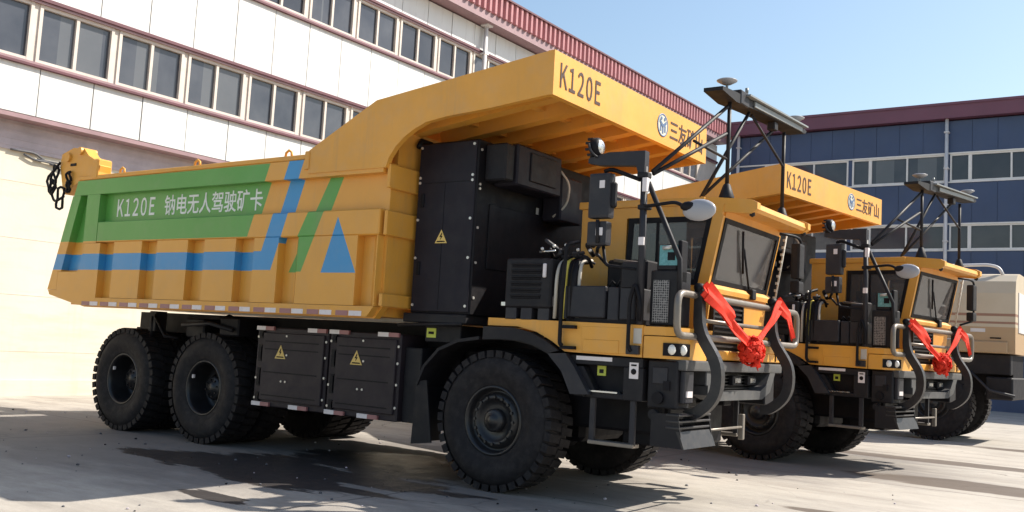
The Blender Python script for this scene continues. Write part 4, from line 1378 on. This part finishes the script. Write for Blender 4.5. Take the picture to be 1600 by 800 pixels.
# ------------------------------------------------------------------ red ribbons tied to the bull bars
def make_ribbon(loc, rotz, label, seed):
    rnd = random.Random(seed)
    b = Mesh()
    def band(pts, w):
        pts = [Vector(p) for p in pts]
        dense = []
        for i in range(len(pts) - 1):
            for k in range(6):
                dense.append(pts[i].lerp(pts[i + 1], k / 6))
        dense.append(pts[-1])
        t = bmesh.new()
        rows = []
        for i, p in enumerate(dense):
            d = (dense[min(i + 1, len(dense) - 1)] - dense[max(i - 1, 0)]).normalized()
            sd = d.cross(Vector((1, 0, 0.08 * math.sin(i * .5)))).normalized()
            ww = w * (1.0 + 0.10 * math.sin(i * .55 + seed))
            rows.append([t.verts.new(p + sd * ww * u + Vector((0.016 * math.sin(u * 9 + i * .25) + th, 0, 0))) for th, us in ((0.0, (-.5, -.17, .17, .5)), (0.010, (.5, .17, -.17, -.5))) for u in us])
        for i in range(len(rows) - 1):
            A, B = rows[i], rows[i + 1]
            for j in range(8):
                t.faces.new((A[j], A[(j + 1) % 8], B[(j + 1) % 8], B[j]))
        t.faces.new(rows[0]); t.faces.new(list(reversed(rows[-1])))
        b._merge(t, 'ribbon', smooth=False)
    c = Vector((2.33, 1.45, 1.70))
    band([(2.27, .26, 2.26), (2.30, .60, 2.10), (2.31, 1.0, 1.90), (2.33, 1.40, 1.74)], .14)
    band([(2.285, .32, 2.24), (2.33, .62, 2.10), (2.34, .86, 1.98)], .19)
    band([(2.27, 2.46, 2.26), (2.31, 2.1, 2.04), (2.31, 1.75, 1.84), (2.33, 1.50, 1.72)], .12)
    band([(2.265, 2.36, 2.26), (2.32, 2.60, 2.12), (2.34, 2.72, 1.86)], .15)
    band([(2.30, 1.42, 1.74), (2.36, 1.52, 1.60), (2.36, 1.58, 1.50)], .12)
    for k in range(170):        # the knotted flower
        v = Vector((rnd.gauss(0, 1), rnd.gauss(0, 1), rnd.gauss(0, 1))).normalized()
        p = c + Vector((v.x * .11, v.y * .17, v.z * .15)) * rnd.uniform(.75, 1.0) + Vector((0, 0, -.02))
        t = bmesh.new()
        s = rnd.uniform(.032, .06)
        a = v.orthogonal().normalized(); bb = v.cross(a)
        an = rnd.uniform(0, 6.28)
        e1 = a * math.cos(an) + bb * math.sin(an); e2 = v.cross(e1)
        o = [p - e1 * s * .6, p - e1 * s * .2 + e2 * s * .6 + v * s * .4, p + e1 * s * .7 + v * s * .5, p - e1 * s * .2 - e2 * s * .6 + v * s * .4]
        f = [t.verts.new(q) for q in o]; g = [t.verts.new(q + v * .012) for q in o]
        t.faces.new(f); t.faces.new(g[::-1])
        for i in range(4):
            t.faces.new((f[i], f[(i + 1) % 4], g[(i + 1) % 4], g[i]))
        b._merge(t, 'ribbon')
    b.ball(c + Vector((0, 0, -.02)), .11, 'ribbon', (.8, 1.5, 1.25), 2)
    o = b.build('red_ribbon')
    o.location = loc
    o.rotation_euler = (0, 0, rotz)
    return tag(o, label, 'ribbon', 'red ribbons on the trucks')


make_ribbon((0, 0, 0), 0, 'red silk ribbon with knotted flower on the bull bar of the nearest truck', 1)
make_ribbon(T2_LOC, T2_ROT, 'red silk ribbon with knotted flower on the bull bar of the truck behind', 4)


# ------------------------------------------------------------------ cream tank truck at the far right
def make_tank_truck():
    root = thing('tank_truck', (0, 0, 0), 0, 'cream tank truck with brown stripes and a roof rail beyond the yellow trucks', 'truck')
    y0, y1 = 15.0, 17.6
    b = Mesh()
    prof = [(y0 + .02, 2.02), (y0, 2.3), (y0, 3.35), (y0 + .06, 3.62), (y0 + .28, 3.78), (y0 + .6, 3.83), (y1 - .6, 3.83), (y1 - .28, 3.78), (y1 - .06, 3.62), (y1, 3.35), (y1, 2.3), (y1 - .02, 2.02)]
    b.prism(prof, 'x', -5.6, 3.10, 'tank', .04, 2)
    b.box(2.6, 2.82, y0 - .012, y0 + .01, 2.34, 2.37, 'black')
    for x in (-4.4, -2.8, -1.2, 0.4, 2.0):
        b.box(x, x + .012, y0 - .004, y0 + .02, 2.32, 3.34, 'tank')
    b.box(2.2, 2.5, y0 - .008, y0 + .01, 2.48, 2.56, 'drain')
    b.box(0.2, 1.9, y0 - .02, y0 + .01, 2.285, 2.31, 'drain', .004)
    b.box(3.10, 3.12, y0 + .4, y1 - .4, 2.5, 3.4, 'drain', .005)
    body = b.build('tank_body', root)
    r = Mesh()
    r.tube([(1.6, y0 + .35, 3.80), (1.62, y0 + .35, 4.0), (2.5, y0 + .35, 4.02), (2.72, y0 + .35, 3.96), (2.80, y0 + .35, 3.78)], .035, 'drain', 8, fillet=.12)
    r.build('roof_rail', body)
    s = Mesh()
    s.box(0.9, 2.95, y0 - .05, y0 + .02, 2.03, 2.28, 'tank', .015)
    s.build('side_skirt', body)
    c = Mesh()
    c.box(-5.4, 3.0, y0 + .5, y1 - .5, 1.2, 2.0, 'black')
    c.box(-5.4, 3.0, y0 + .12, y0 + .5, 1.55, 2.0, 'charcoal', .02)
    c.box(2.5, 3.05, y0 + .1, y1 - .1, 1.0, 1.5, 'charcoal', .03)
    c.box(-3.0, 0.2, y0 + .1, y0 + .5, .8, 1.5, 'charcoal', .03)
    c.tube([(2.2, y0, 1.6), (2.6, y0 - .05, 1.2), (3.1, y0, 1.1)], .03, 'slate', 8)
    c.tube([(-.1, y0 + .7, .75), (-.1, y1 - .7, .75)], .15, 'black', 10)
    c.tube([(1.42, y0 + .3, .75), (1.6, y1 - .3, .75)], .15, 'black', 10)
    c.tube([(-4.2, y0 + .3, .75), (-4.2, y1 - .3, .75)], .15, 'black', 10)
    c.build('chassis_frame', root)
    for x in (1.42, -4.2):
        make_wheel(root, x, y0 - .02, .50, -1, False, 0.84)
        make_wheel(root, x, y1, .50, 1, False, 0.84)
    return root


make_tank_truck()
